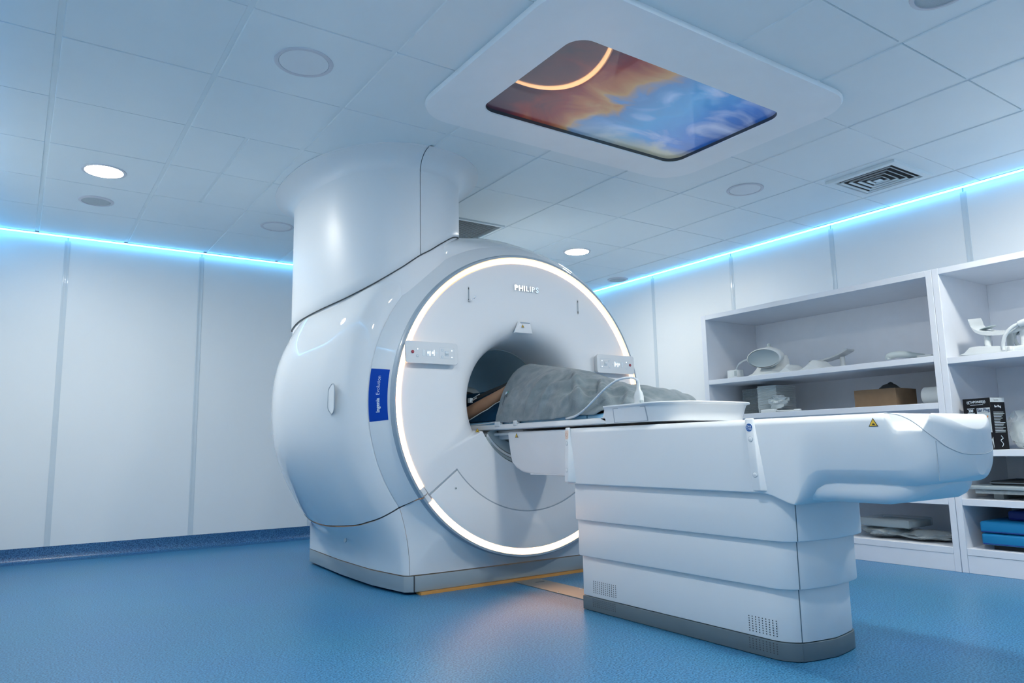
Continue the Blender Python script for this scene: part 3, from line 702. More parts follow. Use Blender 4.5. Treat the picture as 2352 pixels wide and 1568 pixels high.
# ------------------------------------------------------------------ patient table
XT = 2.42
tbl = thing('patient_table', 'white motorised patient table on a stepped pedestal in front of the scanner', 'table', (2.44, 1.9, 0))
XP = 2.44
def plan(w, y0, yb=2.735, xc=XP, r=.10):
    L = [(xc-w, yb)]+[(xc-w, y0+r+.02)]
    L += [(xc-w+r*(1-cos(rad(a)))*.9, y0+r+.02-(r)*sin(rad(a))) for a in range(10, 81, 10)]
    L += [(xc-w+r+.02+(w-r-.02)*k/3, y0+.012-.012*k/3) for k in range(0, 3)]
    return L+[(xc, y0)]+[(2*xc-x, y) for x, y in reversed(L)]
def section(nm, w, y0, z0, z1, m, ov=.0, yb=2.735, b=.004):
    pl = plan(w, y0, yb)
    build(nm, MB().loft([[(x, y, z) for x, y in pl] for z in (z0, z1)], cap0=True, cap1=True), m, tbl, bev=b)
section('kick_plate', .204, 1.585, .002, .061, KICKD, b=.002)
section('pedestal_cover', .2, 1.589, .063, .26, TBL)
section('pedestal_cover', .222, 1.568, .243, .42, TBL, b=.006)
section('pedestal_cover', .243, 1.548, .407, .60, TBL, yb=2.725, b=.006)
# corner joints
for w, z0, z1, y0, nm in ((.2, .064, .243, 1.589, 'panel_gap'), (.222, .246, .407, 1.568, 'panel_gap'), (.243, .41, .55, 1.548, 'panel_gap'), (.204, .003, .06, 1.585, 'panel_gap')):
    x, y = XP-w+.10*(1-cos(rad(62)))*.9, y0+.12-.10*sin(rad(62))
    build(nm, MB().box((x-.0011, y-.0016, z0), (x+.0011, y+.012, z1)), KICKD, tbl)
# vent perforations
def holes(y0, y1, z0, z1, ny, nz, x):
    m = MB()
    for i in range(ny):
        for j in range(nz):
            y = y0+(y1-y0)*i/(ny-1); z = z0+(z1-z0)*j/(nz-1)
            m.add([(x, y+.0026*cos(a), z+.0026*sin(a)) for a in [2*pi*k/6 for k in range(6)]], [(0, 1, 2, 3, 4, 5)])
    o = build('vent_holes', m, GAP, tbl, flip=False); o['kind'] = 'stuff'
holes(2.512, 2.66, .084, .133, 12, 7, XP-.2006); holes(2.515, 2.663, .024, .054, 12, 5, XP-.2046)
holes(1.685, 1.800, .080, .130, 9, 7, XP-.2006); holes(1.685, 1.800, .022, .054, 9, 5, XP-.2046)
# upper housing
HW = .25
def hw(y):
    if y > 1.25: return HW
    s = min(1, (1.25-y)/.2); return HW*max(0, 1-s**2.4)**(1/2.4)
def cross(y, w, zb, zt, rb, rt, n=6, ch=0):
    rb = min(rb, w*.95, (zt-zb)*.48); rt = min(rt, w*.95, (zt-zb)*.48); o = []
    for cx, cz, a0, r in ((w-rt, zt-rt, 0, rt), (-w+rt, zt-rt, 90, rt), (-w+rb, zb+rb, 180, rb), (w-rb, zb+rb, 270, rb)):
        for k in range(n+1):
            a = rad(a0+90*k/n); px, pz = r*cos(a), r*sin(a)
            if ch and a0 >= 180:      # flattened corner: mostly a straight bevel
                b0, b1 = rad(a0), rad(a0+90); t = k/n
                lx, lz = r*(cos(b0)*(1-t)+cos(b1)*t), r*(sin(b0)*(1-t)+sin(b1)*t); px, pz = px+(lx-px)*ch, pz+(lz-pz)*ch
            o.append((XT+cx+px, y, cz+pz))
    return o
def hz(y): return interp(y, [(1.40, .609), (1.44, .604), (1.47, .590), (1.50, .560), (1.515, .546), (1.53, .538), (1.55, .541), (1.58, .552), (1.62, .566), (1.66, .572)])
def hrb(y): return interp(y, [(1.08, .085), (1.14, .052), (1.44, .052), (1.47, .05), (1.50, .04), (1.515, .022), (1.53, .006)])
ys_h = [2.742, 2.735, 2.6, 2.3, 2.0, 1.8, 1.70, 1.66, 1.64, 1.62, 1.60, 1.58, 1.565, 1.55, 1.54, 1.53, 1.522, 1.515, 1.508, 1.50, 1.49, 1.48, 1.47, 1.455, 1.44, 1.42, 1.40, 1.36, 1.32, 1.29, 1.27, 1.25, 1.235, 1.22, 1.21, 1.20, 1.19, 1.18, 1.17, 1.155, 1.14, 1.125, 1.115, 1.108, 1.10, 1.093, 1.085, 1.077, 1.070, 1.064, 1.059, 1.055, 1.052, 1.0505]
rings = []
for y in ys_h:
    s = max(0, (1.25-y)/.2); w = hw(y)*(.995 if y > 2.74 else 1)
    zt = .830-.055*max(0, (s-.6)/.4)**2.6; zb = hz(y)+.03*max(0, (s-.3)/.7)**2
    rings.append(cross(y, max(w, .02), zb, zt, hrb(y), .024, 10, .72*(1-sstep(1.44, 1.52, y))*sstep(1.09, 1.19, y)))
m = MB().loft(rings, cap0=True, cap1=True)
for p in m.v:   # scooped grip behind the end roll
    if p.z > .76:
        d = sstep(1.205, 1.175, p.y)*(1-sstep(1.118, 1.098, p.y))*sstep(.76, .80, p.z)
        p.z -= .045*d
SWY = [(1.052, .700), (1.060, .706), (1.075, .725), (1.088, .745), (1.105, .768), (1.12, .788), (1.14, .808), (1.165, .822), (1.20, .8295)]
SW = [(2.42, .700), (2.50, .706), (2.57, .722), (2.62, .745), (2.66, .79)]
def is_cap(f):
    c = sum((m.v[i] for i in f), Vector())/len(f)
    if c.y > 1.20: return False
    return c.z > (interp(c.y, SWY) if c.x < XT else interp(c.x, SW))
ca = MB(); ca.v = list(m.v); ca.f = [f for f in m.f if is_cap(f)]
hb = MB(); hb.v = list(m.v); hb.f = [f for f in m.f if not is_cap(f)]
def prune(b):
    used = sorted({i for f in b.f for i in f}); mp_ = {u: k for k, u in enumerate(used)}
    b.v = [b.v[u] for u in used]; b.f = [tuple(mp_[i] for i in f) for f in b.f]; return b
build('housing', prune(hb), TBL, tbl, ang=50)
build('end_cap', prune(ca), TBL, tbl, ang=50)
# curved joint line on the end cap
def on_cap(x, z):
    k = min(1, abs(x-XT)/HW); s = (1-k**2.4)**(1/2.4); return Vector((x, 1.25-.2*s-.0006, z))
def on_capy(y, z): return Vector((XT-hw(y)-.0005, y-.0004, z))
jl = [on_capy(y, z) for y, z in reversed(SWY[2:])]+[on_cap(2.33, .704), on_cap(2.42, .700), on_cap(2.50, .706), on_cap(2.57, .722), on_cap(2.62, .745), on_cap(2.645, .77)]
build('joint_line', MB().tube(smooth_path(jl, 5), .0012, 6), GAPL, tbl)
build('joint_line', MB().tube([on_cap(2.245, .742-.115*k/6) for k in range(0, 7)], .0009, 6), GAPL, tbl)
# under-arm and collar
rings = []
for y in [1.72, 1.6, 1.5, 1.4, 1.3, 1.25, 1.20, 1.17, 1.15, 1.135, 1.125, 1.12]:
    s = max(0, (1.25-y)/.13); w = .205*max(.05, 1-s**2.6)**(1/2.6)
    rings.append(cross(y, max(w, .03), .551+.062*s**2.2, .67, .04, .01, 6))
build('under_arm', MB().loft(rings, cap0=True, cap1=True), TBL, tbl, ang=50)
warn(tbl, frame((XT-HW-.0005, 1.233, .798), (0, -1, 0), (0, 0, 1)), .030)
# neck towards the scanner
sidep = [(2.742, .603), (2.805, .603), (2.95, .605), (3.10, .609), (3.17, .618), (3.225, .638), (3.262, .666), (3.275, .70), (3.292, .78), (3.300, .828), (2.742, .828)]
nk = build('neck', MB().prism([(2.205, y, z) for y, z in sidep], (.43, 0, 0)), TBL, tbl, bev=.014, seg=4)
warn(tbl, frame((2.2045, 3.208, .805), (0, -1, 0), (0, 0, 1)), .028)
build('neck_band', MB().box((2.2035, 2.76, .606), (2.64, 3.09, .612)), TBL, tbl, bev=.002)
# accessory rails
def rail(yt, yb, w, flare, lx):
    xi = XT-HW+.004
    v = [(xi-.008, yt, .832), (xi-.010, yt-w, .832), (xi-.024, yb, .582), (xi-.024, yb-w*.9, .582),
         (xi, yt, .834), (xi, yt-w, .834), (xi, yb+.004, .580), (xi, yb-w-flare, .580)]
    r_ = build('accessory_rail', MB().add(v, [(0, 1, 3, 2), (4, 6, 7, 5), (0, 4, 5, 1), (2, 3, 7, 6), (0, 2, 6, 4), (1, 5, 7, 3)]), TBL, tbl, bev=.003)
    def on(k): return Vector((xi-.009-.0148*(1-k)-.0006, yt+(yb-yt)*(1-k)-w*.5, .582+.25*k))
    for k in (.71, .215):
        p = on(k); b_ = build('bolt', MB().lathe([(.0085, .0012), (.0085, -.0012), (.007, -.002), (.0001, -.002)], p, 16, axis='x'), TBL, r_)
        build('bolt_ring', MB().lathe([(.0098, .001), (.0098, -.0007), (.0085, -.0007)], p, 16, axis='x'), GAPL, r_)
    return r_, on(.875)
r1, p1 = rail(1.707, 1.678, .036, .012, 0)
b_ = build('sticker', MB().lathe([(.0001, -.0012), (.0152, -.0012), (.0152, .001)], p1, 24, axis='x'), LETW, r1)
build('sticker', MB().lathe([(.0001, -.0015), (.0142, -.0015), (.0142, .001)], p1, 24, axis='x'), mat('sticker_blue', (.01, .10, .36), .5), r1)
ff = frame(p1+Vector((-.0019, 0, 0)), (0, -1, 0), (0, 0, 1))
build('lettering', text_mb('Flex', .0125, lambda u, v, w: ff(u, v+.0045, w)), LETW, r1)
build('lettering', text_mb('Trak', .0125, lambda u, v, w: ff(u, v-.0045, w)), LETW, r1)
r2, p2 = rail(2.743, 2.738, .030, .034, 0)
build('sticker', MB().box(tuple(p2+Vector((-.001, -.012, -.022))), tuple(p2+Vector((.002, .012, .020)))), mat('sticker_cream', (.80, .62, .52), .5), r2)
build('sticker_mark', MB().lathe([(.0085, -.0016), (.007, -.0016), (.007, -.0005)], p2, 20, axis='x'), mat('sticker_rose', (.55, .25, .2), .5), r2)
# tabletop: shallow tray sliding into the bore
XM, TWd = 2.443, .258
def tpr(y, k=1): 
    w = TWd*k
    return [(XM-w, y, .846), (XM-w, y, .867), (XM-w+.004, y, .871), (XM-w+.016, y, .871), (XM-w+.028, y, .862), (XM+w-.028, y, .862), (XM+w-.016, y, .871), (XM+w-.004, y, .871), (XM+w, y, .867), (XM+w, y, .846), (XM+w-.006, y, .842), (XM-w+.006, y, .842)]
build('tabletop', MB().loft([tpr(y) for y in (2.24, 2.4, 2.8, 3.3, 3.8, 4.3, 4.55)]+[tpr(4.6, .8)], cap0=True, cap1=True), TBL, tbl, ang=50)
build('bridge', MB().box((2.27, 3.24, .79), (2.62, 4.7, .841)), TBL, tbl, bev=.006)
build('bridge_rail', MB().box((2.235, 3.26, .812), (2.655, 4.6, .826)), TBL, tbl, bev=.004)
for y, w in ((3.362, .052), (3.19, .034)):
    c_ = build('rail_clip', MB().box((XM-TWd-.004, y-w/2, .858), (XM-TWd+.020, y+w/2, .886)), COILW, tbl, bev=.004, seg=3)
    build('clip_pin', MB().tube([(XM-TWd+.004, y-w/2-.010, .874), (XM-TWd+.004, y-w/2+.003, .874)], .006, 10), COILW, c_)
build('edge_cord', MB().tube(smooth_path([(XM-TWd+.010, 3.70, .874), (XM-TWd+.012, 3.5, .879), (XM-TWd+.010, 3.36, .887), (XM-TWd+.016, 3.27, .880), (XM-TWd+.010, 3.19, .886), (XM-TWd+.03, 3.10, .890)], 6), .0035), CABLE, tbl)
# foot tray
path = [(XM-TWd, 2.475), (XM-TWd, 2.40), (XM-TWd, 2.22)]
path += [(XM-TWd+.13*(1-cos(rad(a))), 2.20-.13*sin(rad(a))) for a in range(0, 91, 15)]
path += [(XM, 2.066)]
path = path+[(2*XM-x, y) for x, y in reversed(path[:-1])]
def trayring(i, d, z):
    p = Vector((*path[i], 0)); a = Vector((*path[max(i-1, 0)], 0)); b = Vector((*path[min(i+1, len(path)-1)], 0)); t_ = (b-a).normalized(); n = Vector((t_.y, -t_.x, 0))
    if n.dot(p-Vector((XM, 2.5, 0))) < 0: n = -n
    k = sstep(2.36, 2.12, p.y)
    return p+n*(d*(.35+.65*k) if d > 0 else d)+Vector((0, 0, z))
tp = [(0, .842), (.003, .86), (.014, .895), (.020, .910), (.034, .914), (.036, .918), (.034, .9215), (.012, .9215), (-.004, .917), (-.012, .90), (-.018, .858), (-.018, .842)]
ft = build('foot_tray', MB().loft([[trayring(i, d, z) for d, z in tp] for i in range(len(path))], cap0=True, cap1=True), TBL, tbl, ang=50)
build('tray_floor', MB().prism([(x+(XM-x)*.05, y+.01, .848) for x, y in path], (0, 0, .012)), TBL, ft)
def tside(y, z, l):
    k = .35+.65*sstep(2.36, 2.12, y); return Vector((XM-TWd-interp(z, [(.842, 0), (.86, .003), (.895, .014), (.910, .020)])*k-l, y, z))
build('tray_inset', MB().loft([[tside(2.412+(2.212-2.412)*j/8, z, .0016) for z in (.847, .86, .88, .895, .904)] for j in range(9)], closed=False), TBL, ft)
build('tray_inset_gap', MB().loft([[tside(2.418+(2.206-2.418)*j/8, z, .0008) for z in (.8445, .86, .88, .895, .907)] for j in range(9)], closed=False), GAPL, ft)
# step where the tray meets the flat part
build('tray_step', MB().prism([(XM-TWd, 2.47, .85), (XM-TWd, 2.515, .868), (XM-TWd, 2.492, .875), (XM-TWd, 2.482, .905), (XM-TWd, 2.474, .92), (XM-TWd, 2.462, .9215)], (.014, 0, 0)), TBL, ft, bev=.002)

# mattress
mp = thing('mattress_pad', 'light blue mattress pad lying on the table under the blanket', 'mattress', (XM, 3.4, .863))
for a, b in ((2.32, 2.63), (2.634, 3.29), (3.294, 4.5)):
    build('pad_section', MB().box((XM-.236, a, .863), (XM+.236, b, .892)), PAD, mp, bev=.009, seg=3)

# ------------------------------------------------------------------ patient
def skinned(name, chains, m, parent, sub=2):
    """chains: list of lists of (x, y, z, r); first point of first chain is the root; a chain may start with an index tuple ('at', chain, idx)"""
    vs, es, rs, ids = [], [], [], []
    for ch in chains:
        idx = []
        for q in ch:
            if q[0] == 'at': idx.append(ids[q[1]][q[2]]); continue
            idx.append(len(vs)); vs.append(Vector(q[:3])); rs.append(q[3])
        es += list(zip(idx, idx[1:])); ids.append(idx)
    o_ = Vector(ORG[parent.name]); me = bpy.data.meshes.new(name); me.from_pydata([v-o_ for v in vs], es, [])
    ob = bpy.data.objects.new(name, me); COL.objects.link(ob)
    sk = ob.modifiers.new('s', 'SKIN'); sk.use_smooth_shade = True
    for d, r in zip(me.skin_vertices[0].data, rs): d.radius = (r[0], r[1]) if isinstance(r, tuple) else (r, r)
    me.skin_vertices[0].data[0].use_root = True
    sb = ob.modifiers.new('u', 'SUBSURF'); sb.levels = sub; sb.render_levels = sub
    dg = bpy.context.evaluated_depsgraph_get(); dg.update()
    m2 = bpy.data.meshes.new_from_object(ob.evaluated_get(dg)); bpy.data.objects.remove(ob)
    m2.materials.clear(); m2.materials.append(m)
    for p in m2.polygons: p.use_smooth = True
    r_ = bpy.data.objects.new(name, m2); COL.objects.link(r_); r_.parent = parent; ORG[r_.name] = o_
    return r_
per = thing('person', 'person in navy clothes lying on the table, bare forearm on belly, head inside bore', 'person', (XM, 3.3, .888))
PX = XM+.0
body = [[(PX, 3.34, .975, (.09, .065)), (PX, 3.55, .985, (.10, .072)), (PX, 3.78, .995, (.13, .095)), (PX, 3.95, .99, (.125, .09)), (PX, 4.03, .985, .06), (PX, 4.09, .985, .052), (PX, 4.16, .985, .075), (PX, 4.24, .985, .09), (PX, 4.31, .98, .07)]]
for s in (-1, 1):
    body.append([('at', 0, 0), (PX+s*.09, 3.24, .98, .085), (PX+s*.10, 2.98, .985, .075), (PX+s*.105, 2.78, .985, .058), (PX+s*.100, 2.60, .955, .048), (PX+s*.10, 2.50, .938, .034), (PX+s*.10, 2.465, .940, .032), (PX+s*.105, 2.44, .958, .024)])
for s in (-1, 1):
    body.append([('at', 0, 3), (PX+s*.16, 3.97, .985, .06), (PX+s*.20, 3.88, .955, .050), (PX+s*.203, 3.795, .937, .048), (PX+s*.165, 3.67, .990, .043), (PX+s*.115, 3.545, 1.050, .033), (PX+s*.075, 3.475, 1.098, .024)])
# hands resting on the belly: palm, four fingers and thumb grown from each wrist
for s, arm in ((-1, 3), (1, 4)):
    c = Vector((PX+s*.055, 3.452, 1.112)); k0 = len(body)
    body.append([('at', arm, -1), (*c, .022), (*(c+Vector((-s*.030, -.022, .010))), .024)])
    for dx, L_ in ((.028, .055), (.011, .068), (-.006, .064), (-.022, .050)):
        b0 = c+Vector((-s*.034+dx*.45, -.022+dx*.75, .010)); d = Vector((-s*.75, -.6, -.12)).normalized()
        body.append([('at', k0, 2), (*(b0+d*.014), .0095), (*(b0+d*L_*.55+Vector((0, 0, .004))), .0088), (*(b0+d*L_), .0075)])
    body.append([('at', k0, 1), (*(c+Vector((-s*.004, .026, .008))), .011), (*(c+Vector((-s*.024, .042, .006))), .009)])
bd = skinned('body', body, SKIN, per)
# clothes
shirt = [[(PX, 3.32, .975, (.10, .075)), (PX, 3.55, .985, (.115, .082)), (PX, 3.78, .997, (.148, .108)), (PX, 3.95, .99, (.142, .102)), (PX, 4.01, .987, .072)]]
for s in (-1, 1): shirt.append([('at', 0, 3), (PX+s*.165, 3.97, .985, .070), (PX+s*.203, 3.88, .957, .060), (PX+s*.206, 3.835, .948, .058)])
skinned('shirt', shirt, NAVY, per)
tr = [[(PX, 3.36, .975, (.115, .078))]]
for s in (-1, 1): tr.append([('at', 0, 0), (PX+s*.095, 3.24, .985, .097), (PX+s*.095, 2.98, .980, .080), (PX+s*.10, 2.78, .972, .066), (PX+s*.100, 2.62, .958, .058), (PX+s*.10, 2.53, .945, .045)])
skinned('trousers', tr, NAVY, per)
hc_ = Vector((PX, 4.25, .985))
build('hair', MB().lathe([(.0001, .105), (.05, .098), (.085, .06), (.096, .01), (.092, -.03)], (0, 0, 0), 24).xf(Matrix.Translation(hc_) @ Matrix.Rotation(rad(-80), 4, 'X')), HAIR, per)
for s in (-1, 1):
    build('eye', MB().lathe([(.0001, .012), (.008, .009), (.012, 0)], (PX+s*.032, 4.22, 1.062), 12), LETW, per)
    build('ear', MB().lathe([(.0001, .008), (.014, .006), (.018, 0), (.012, -.006)], (0, 0, 0), 12).xf(Matrix.Translation((PX+s*.088, 4.21, .985)) @ Matrix.Rotation(rad(90*s), 4, 'Y') @ Matrix.Scale(1.6, 4, (0, 1, 0))), SKIN, per)
build('nose', MB().add([(PX-.014, 4.175, 1.06), (PX+.014, 4.175, 1.06), (PX, 4.215, 1.066), (PX, 4.178, 1.085)], [(0, 1, 3), (1, 2, 3), (2, 0, 3)]), SKIN, per)
build('mouth', MB().tube(smooth_path([(PX-.024, 4.148, 1.054), (PX, 4.142, 1.061), (PX+.024, 4.148, 1.054)], 4), .004), PINK, per)
# the coverall side flap of cloth beside the near hip
sd = MB(); R_ = []
for i in range(19):
    t = i/18; B0 = Vector((XM-.243, 3.735-.40*t, .894)); T0 = Vector((XM-.235+.135*t, 3.725-.235*t, .898+.135*t)); row = []
    for j in range(11):
        v = j/10; p = B0+(T0-B0)*v+Vector((-.018*sin(v*pi)*t, 0, .012*sin(v*pi)*t)); p += Vector((-1, 0, .4))*(.010*noise.noise(Vector((t*5+v*2, v*3, 1)))*t)
        row.append(tuple(p))
    R_.append(row)
fl_ = build('gown_flap', sd.loft(R_, closed=False), NAVY, per)
so = fl_.modifiers.new('t', 'SOLIDIFY'); so.thickness = .004
build('gown_hem', MB().tube([Vector(q[10])+Vector((-.001, 0, .003)) for q in R_], .0024, 6), LETW, per)
# black strap with a white buckle
st = thing('strap', 'black strap with white buckle across the forearm of the lying person', 'strap', (2.3, 3.6, 1.0))
sp = smooth_path([(2.225, 3.88, 1.012), (2.232, 3.79, 1.016), (2.252, 3.69, 1.042), (2.285, 3.61, 1.070), (2.325, 3.535, 1.096), (2.365, 3.47, 1.128)], 6)
build('webbing', MB().loft([[p+Vector((-.008, .0, -.013)), p+Vector((.012, .0, .013)), p+Vector((.017, 0, .010)), p+Vector((-.003, 0, -.016))] for p in sp], cap0=True, cap1=True), BLANK, st)
for k in (0, 1):
    q = Vector((2.232+.014*k, 3.725-.012*k, 1.018+.022*k))
    build('buckle', MB().tube([q, q+Vector((.012, -.05, .020))], .0028, 6), STRAPW, st)
build('buckle_bar', MB().box((2.224, 3.715, 1.012), (2.244, 3.745, 1.040)), STRAPW, st, bev=.003)
# head coil over the patient's head
hcx = thing('head_coil', 'grey arched receiver coil over the head deep in the bore', 'coil', (XM-.02, 4.2, .893))
def arch(r, y): return [(XM-.03+r*cos(rad(a))*1.0, y, .90+r*sin(rad(a))*1.42) for a in range(-4, 185, 8)]
build('shell', MB().loft([arch(.145, 4.06), arch(.168, 4.055), arch(.17, 4.08), arch(.165, 4.38), arch(.140, 4.38), arch(.135, 4.10), arch(.145, 4.06)], closed=False), COILG, hcx)
build('cradle', MB().box((XM-.18, 4.08, .893), (XM+.13, 4.4, .905)), COILG, hcx, bev=.006)
build('dark_lining', MB().loft([[(XM-.03+r*cos(rad(a)), y, .90+r*1.36*sin(rad(a))) for a in range(0, 181, 10)] for r, y in ((.134, 4.10), (.12, 4.14), (.118, 4.37))], closed=False), BLANK, hcx)  # black lining paints in the dark hole under the arch

# ------------------------------------------------------------------ blanket
NXb, NYb = 84, 150
HTAB = [(2.255, .900), (2.30, .936), (2.38, .990), (2.48, 1.017), (2.58, 1.028), (2.66, 1.044), (2.80, 1.092), (2.887, 1.122), (3.0, 1.146), (3.14, 1.170), (3.28, 1.195), (3.40, 1.214), (3.46, 1.212), (3.52, 1.196)]
rows = []
for j in range(NYb+1):
    t_ = j/NYb; row = []
    for i in range(NXb+1):
        s = i/NXb*2-1
        # hem slants: the near edge hangs lower and further towards the feet
        yend = 3.385+.115*cos(s*pi/2); y = 2.255+(yend-2.255)*t_; q = abs(s)
        h = interp(y, HTAB)
        spread = .254-.06*sstep(2.60, 2.33, y)
        q = abs(s); a_ = q*pi/2
        x = XM+spread*s*(1-.10*q*(1-q))
        edge = .8965
        lift = sstep(2.86, 2.70, y)*(1-sstep(2.52, 2.45, y))*.007 if s < 0 else 0
        kx_ = 1.42+.50*sstep(3.36, 3.05, y); kf = 1-q**kx_
        z = edge+lift*q+(h-edge)*kf
        # folds
        P3 = Vector((x*3.2, y*2.2, .3)); wv = noise.noise(P3)*1.6
        w_side = sstep(.12, .75, q)*(1-.45*sstep(.9, 1, q))
        f1 = sin((y*1.0+x*1.6)*20+wv*4)*.0035*w_side*sstep(3.30, 2.85, y)+.040*w_side*max(0, 1-2.0*abs(noise.noise(Vector((x*6+y*3.2, y*3.6-x*3, 4)))))**3*sstep(3.35, 2.95, y)
        f2 = max(0, noise.noise(Vector((x*9+y*6, y*5-x*5, 1.7))))*.036*w_side
        f3 = sin((y-.9*q)*30+3*noise.noise(Vector((x*5, y*3, 5))))*.006*w_side*(1-sstep(2.7, 3.0, y))
        # long diagonal fold from the knee down towards the near edge
        dd = (y-2.66)-(.34*(1-q)-.02); f4 = .036*math.exp(-(dd/.035)**2)*sstep(.15, .4, q)*(1-sstep(.85, 1, q)) if s < 0 else 0
        dd2 = (y-2.50)-(.30*(1-q)-.03); f5 = .034*math.exp(-(dd2/.028)**2)*sstep(.1, .35, q)*(1-sstep(.85, 1, q)) if s < 0 else 0
        fine = noise.noise(Vector((x*26, y*26, 2)))*.0022
        k_ = 1.25*(f1+f2+f3+f4+f5)*min(1, (h-.88)/.12)*(1-.85*sstep(.84, 1, q))
        x += math.copysign(min(k_*.55, .02), s)*(1 if q > .3 else q/.3)
        z += k_*.75+fine
        row.append((x, y+.008*noise.noise(Vector((x*6, t_*3, 9)))*t_, max(z, .8955)-.020*sstep(.238, .252, abs(x-XM))))
    rows.append(row)
bk = build('blanket', MB().loft(rows, closed=False), FLEECE, ang=180)
tag(bk, 'grey fleece blanket draped over the person on the scanner table', 'blanket')
so = bk.modifiers.new('t', 'SOLIDIFY'); so.thickness = .007; so.offset = 1
sbm = bk.modifiers.new('u', 'SUBSURF'); sbm.levels = 1; sbm.render_levels = 1
def on_blanket(i, j, lift=.009):
    i0, j0 = int(i), int(j); fi, fj = i-i0, j-j0
    g = lambda a, b: Vector(rows[min(b, NYb)][min(max(a, 0), NXb)])
    p = (g(i0, j0)*(1-fi)+g(i0+1, j0)*fi)*(1-fj)+(g(i0, j0+1)*(1-fi)+g(i0+1, j0+1)*fi)*fj
    n = (g(i0+1, j0)-g(i0, j0)).cross(g(i0, j0+1)-g(i0, j0)).normalized(); return p+n*lift
# embroidered emblem near the hem, read downwards
EI, EJ = 14.0, 143.5
du = (Vector(rows[143][13])-Vector(rows[143][14])).length; dv = (Vector(rows[143][14])-Vector(rows[142][14])).length
emb = lambda u, v, w=0: on_blanket(EI-u/du, EJ-v/dv, .010+w)
build('embroidery', text_mb('Senor', .030, lambda u, v, w: emb(u+.010, v, w), align='LEFT'), STITCH, bk)
build('embroidery_leaf', MB().add([emb(.008, -.006), emb(-.008, -.012), emb(-.016, -.004), emb(-.012, .006), emb(.002, .006)], [(0, 1, 2, 3, 4)]), LEAFW, bk)
build('embroidery_leaf', MB().add([emb(.004, .007), emb(-.012, .007), emb(-.022, .012), emb(-.010, .018)], [(0, 1, 2, 3)]), LEAFG, bk)
build('embroidery_arc', MB().tube([emb(-.002+.03*sin(a), .008+.012*sin(a*1.0+.2), .0) for a in [k/8*1.4 for k in range(9)]], .0016, 5), STITCH, bk)

# connector and cable
cc = thing('cable_connector', 'white cable plug standing on the tray rim with a pale looping cable', 'cable', (2.195, 2.268, .9215))
pl = [(.023, .0), (.0225, .030), (.018, .046), (.010, .060), (.0075, .078), (.006, .098)]
rg = []
for w, z in pl:
    rg.append([(2.195+b*.55, 2.268+a, .9215+z) for a, b in rrect(w*2, w*1.9, w*.5, 3)])
build('plug', MB().loft(rg, cap0=True, cap1=True), COILW, cc)
build('plug_latch', MB().box((2.176, 2.235, .922), (2.192, 2.247, .934)), COILG, cc, bev=.003)
build('cord', MB().tube(smooth_path([(2.195, 2.268, 1.012), (2.194, 2.277, 1.026), (2.190, 2.314, 1.035), (2.182, 2.380, 1.031), (2.172, 2.448, 1.001), (2.166, 2.518, .957), (2.166, 2.590, .915), (2.172, 2.66, .889), (2.183, 2.72, .881), (2.196, 2.77, .880)], 6), .0052), CABLE, cc)

# ------------------------------------------------------------------ shelving
XF, XB = 4.47, 5.095
def shelving(label, ya, yb, shelves, wa, wb_):
    t = thing('shelving_unit', label, 'shelving', ((XF+XB)/2, (ya+yb)/2, 0), 'white open shelving along the right wall')
    def bx(nm, a, b, m=CAB): return build(nm, MB().box(a, b), m, t, bev=.0015, seg=1)
    bx('side_panel', (XF, ya, 0), (XB, ya+wa, 1.747)); bx('side_panel', (XF, yb-wb_, 0), (XB, yb, 1.747))
    bx('top_panel', (XF, ya+wa, 1.711), (XB, yb-wb_, 1.747))
    bx('back_panel', (XB-.012, ya+wa, .10), (XB-.002, yb-wb_, 1.711), CABI)
    for z in shelves: bx('shelf', (XF+.001, ya+wa, z-.036), (XB-.012, yb-wb_, z), CAB)
    bx('bottom_panel', (XF, ya+wa, .098), (XB-.012, yb-wb_, .135))
    bx('plinth', (XF+.002, ya+wa, 0), (XF+.02, yb-wb_, .097))
    return t
shelving('white open shelving unit nearest the scanner, holding coils and a cardboard box', 2.101, 3.882, (1.233, .957, .407), .036, .046)
shelving('white open shelving unit at the right edge, with ear plug box and blue cushions', .32, 2.099, (1.213, .682, .407), .034, .036)

# unit 1, upper shelf
S1 = 1.233
dc = thing('knee_coil', 'white bell-shaped coil with grey oval face on the upper shelf', 'coil', (4.66, 3.42, S1))
def ell(cx, cy, a, b, z, n=28): return [(cx+b*cos(2*pi*k/n), cy+a*sin(2*pi*k/n), z) for k in range(n)]
build('base', MB().loft([ell(4.66, 3.41, .195, .125, S1+.0005), ell(4.66, 3.41, .19, .122, S1+.010), ell(4.68, 3.41, .155, .10, S1+.032), ell(4.70, 3.41, .135, .08, S1+.07), ell(4.71, 3.41, .125, .07, S1+.12), ell(4.71, 3.41, .115, .06, S1+.15)], cap0=True, cap1=True), COILW, dc)
hd = Matrix.Translation((4.565, 3.375, S1+.132)) @ Matrix.Rotation(rad(-108), 4, 'Y') @ Matrix.Scale(1.0, 4)
build('head_disc', MB().lathe([(.0001, -.10), (.06, -.095), (.11, -.07), (.142, -.03), (.15, 0), (.148, .018), (.138, .026)], seg=36).xf(hd @ Matrix.Scale(.50, 4, (1, 0, 0))), COILW, dc)
build('face_plate', MB().lathe([(.0001, .016), (.12, .018), (.139, .022), (.139, .0)], seg=36).xf(hd @ Matrix.Scale(.47, 4, (1, 0, 0))), COILG, dc)
build('neck', MB().lathe([(.03, 0), (.03, .05), (.02, .055), (.0001, .055)], (4.64, 3.39, S1+.165), 16), COILW, dc)
build('knob', MB().lathe([(.012, 0), (.014, .012), (.010, .026), (.0001, .03)], (4.64, 3.39, S1+.217), 14), COILG, dc)
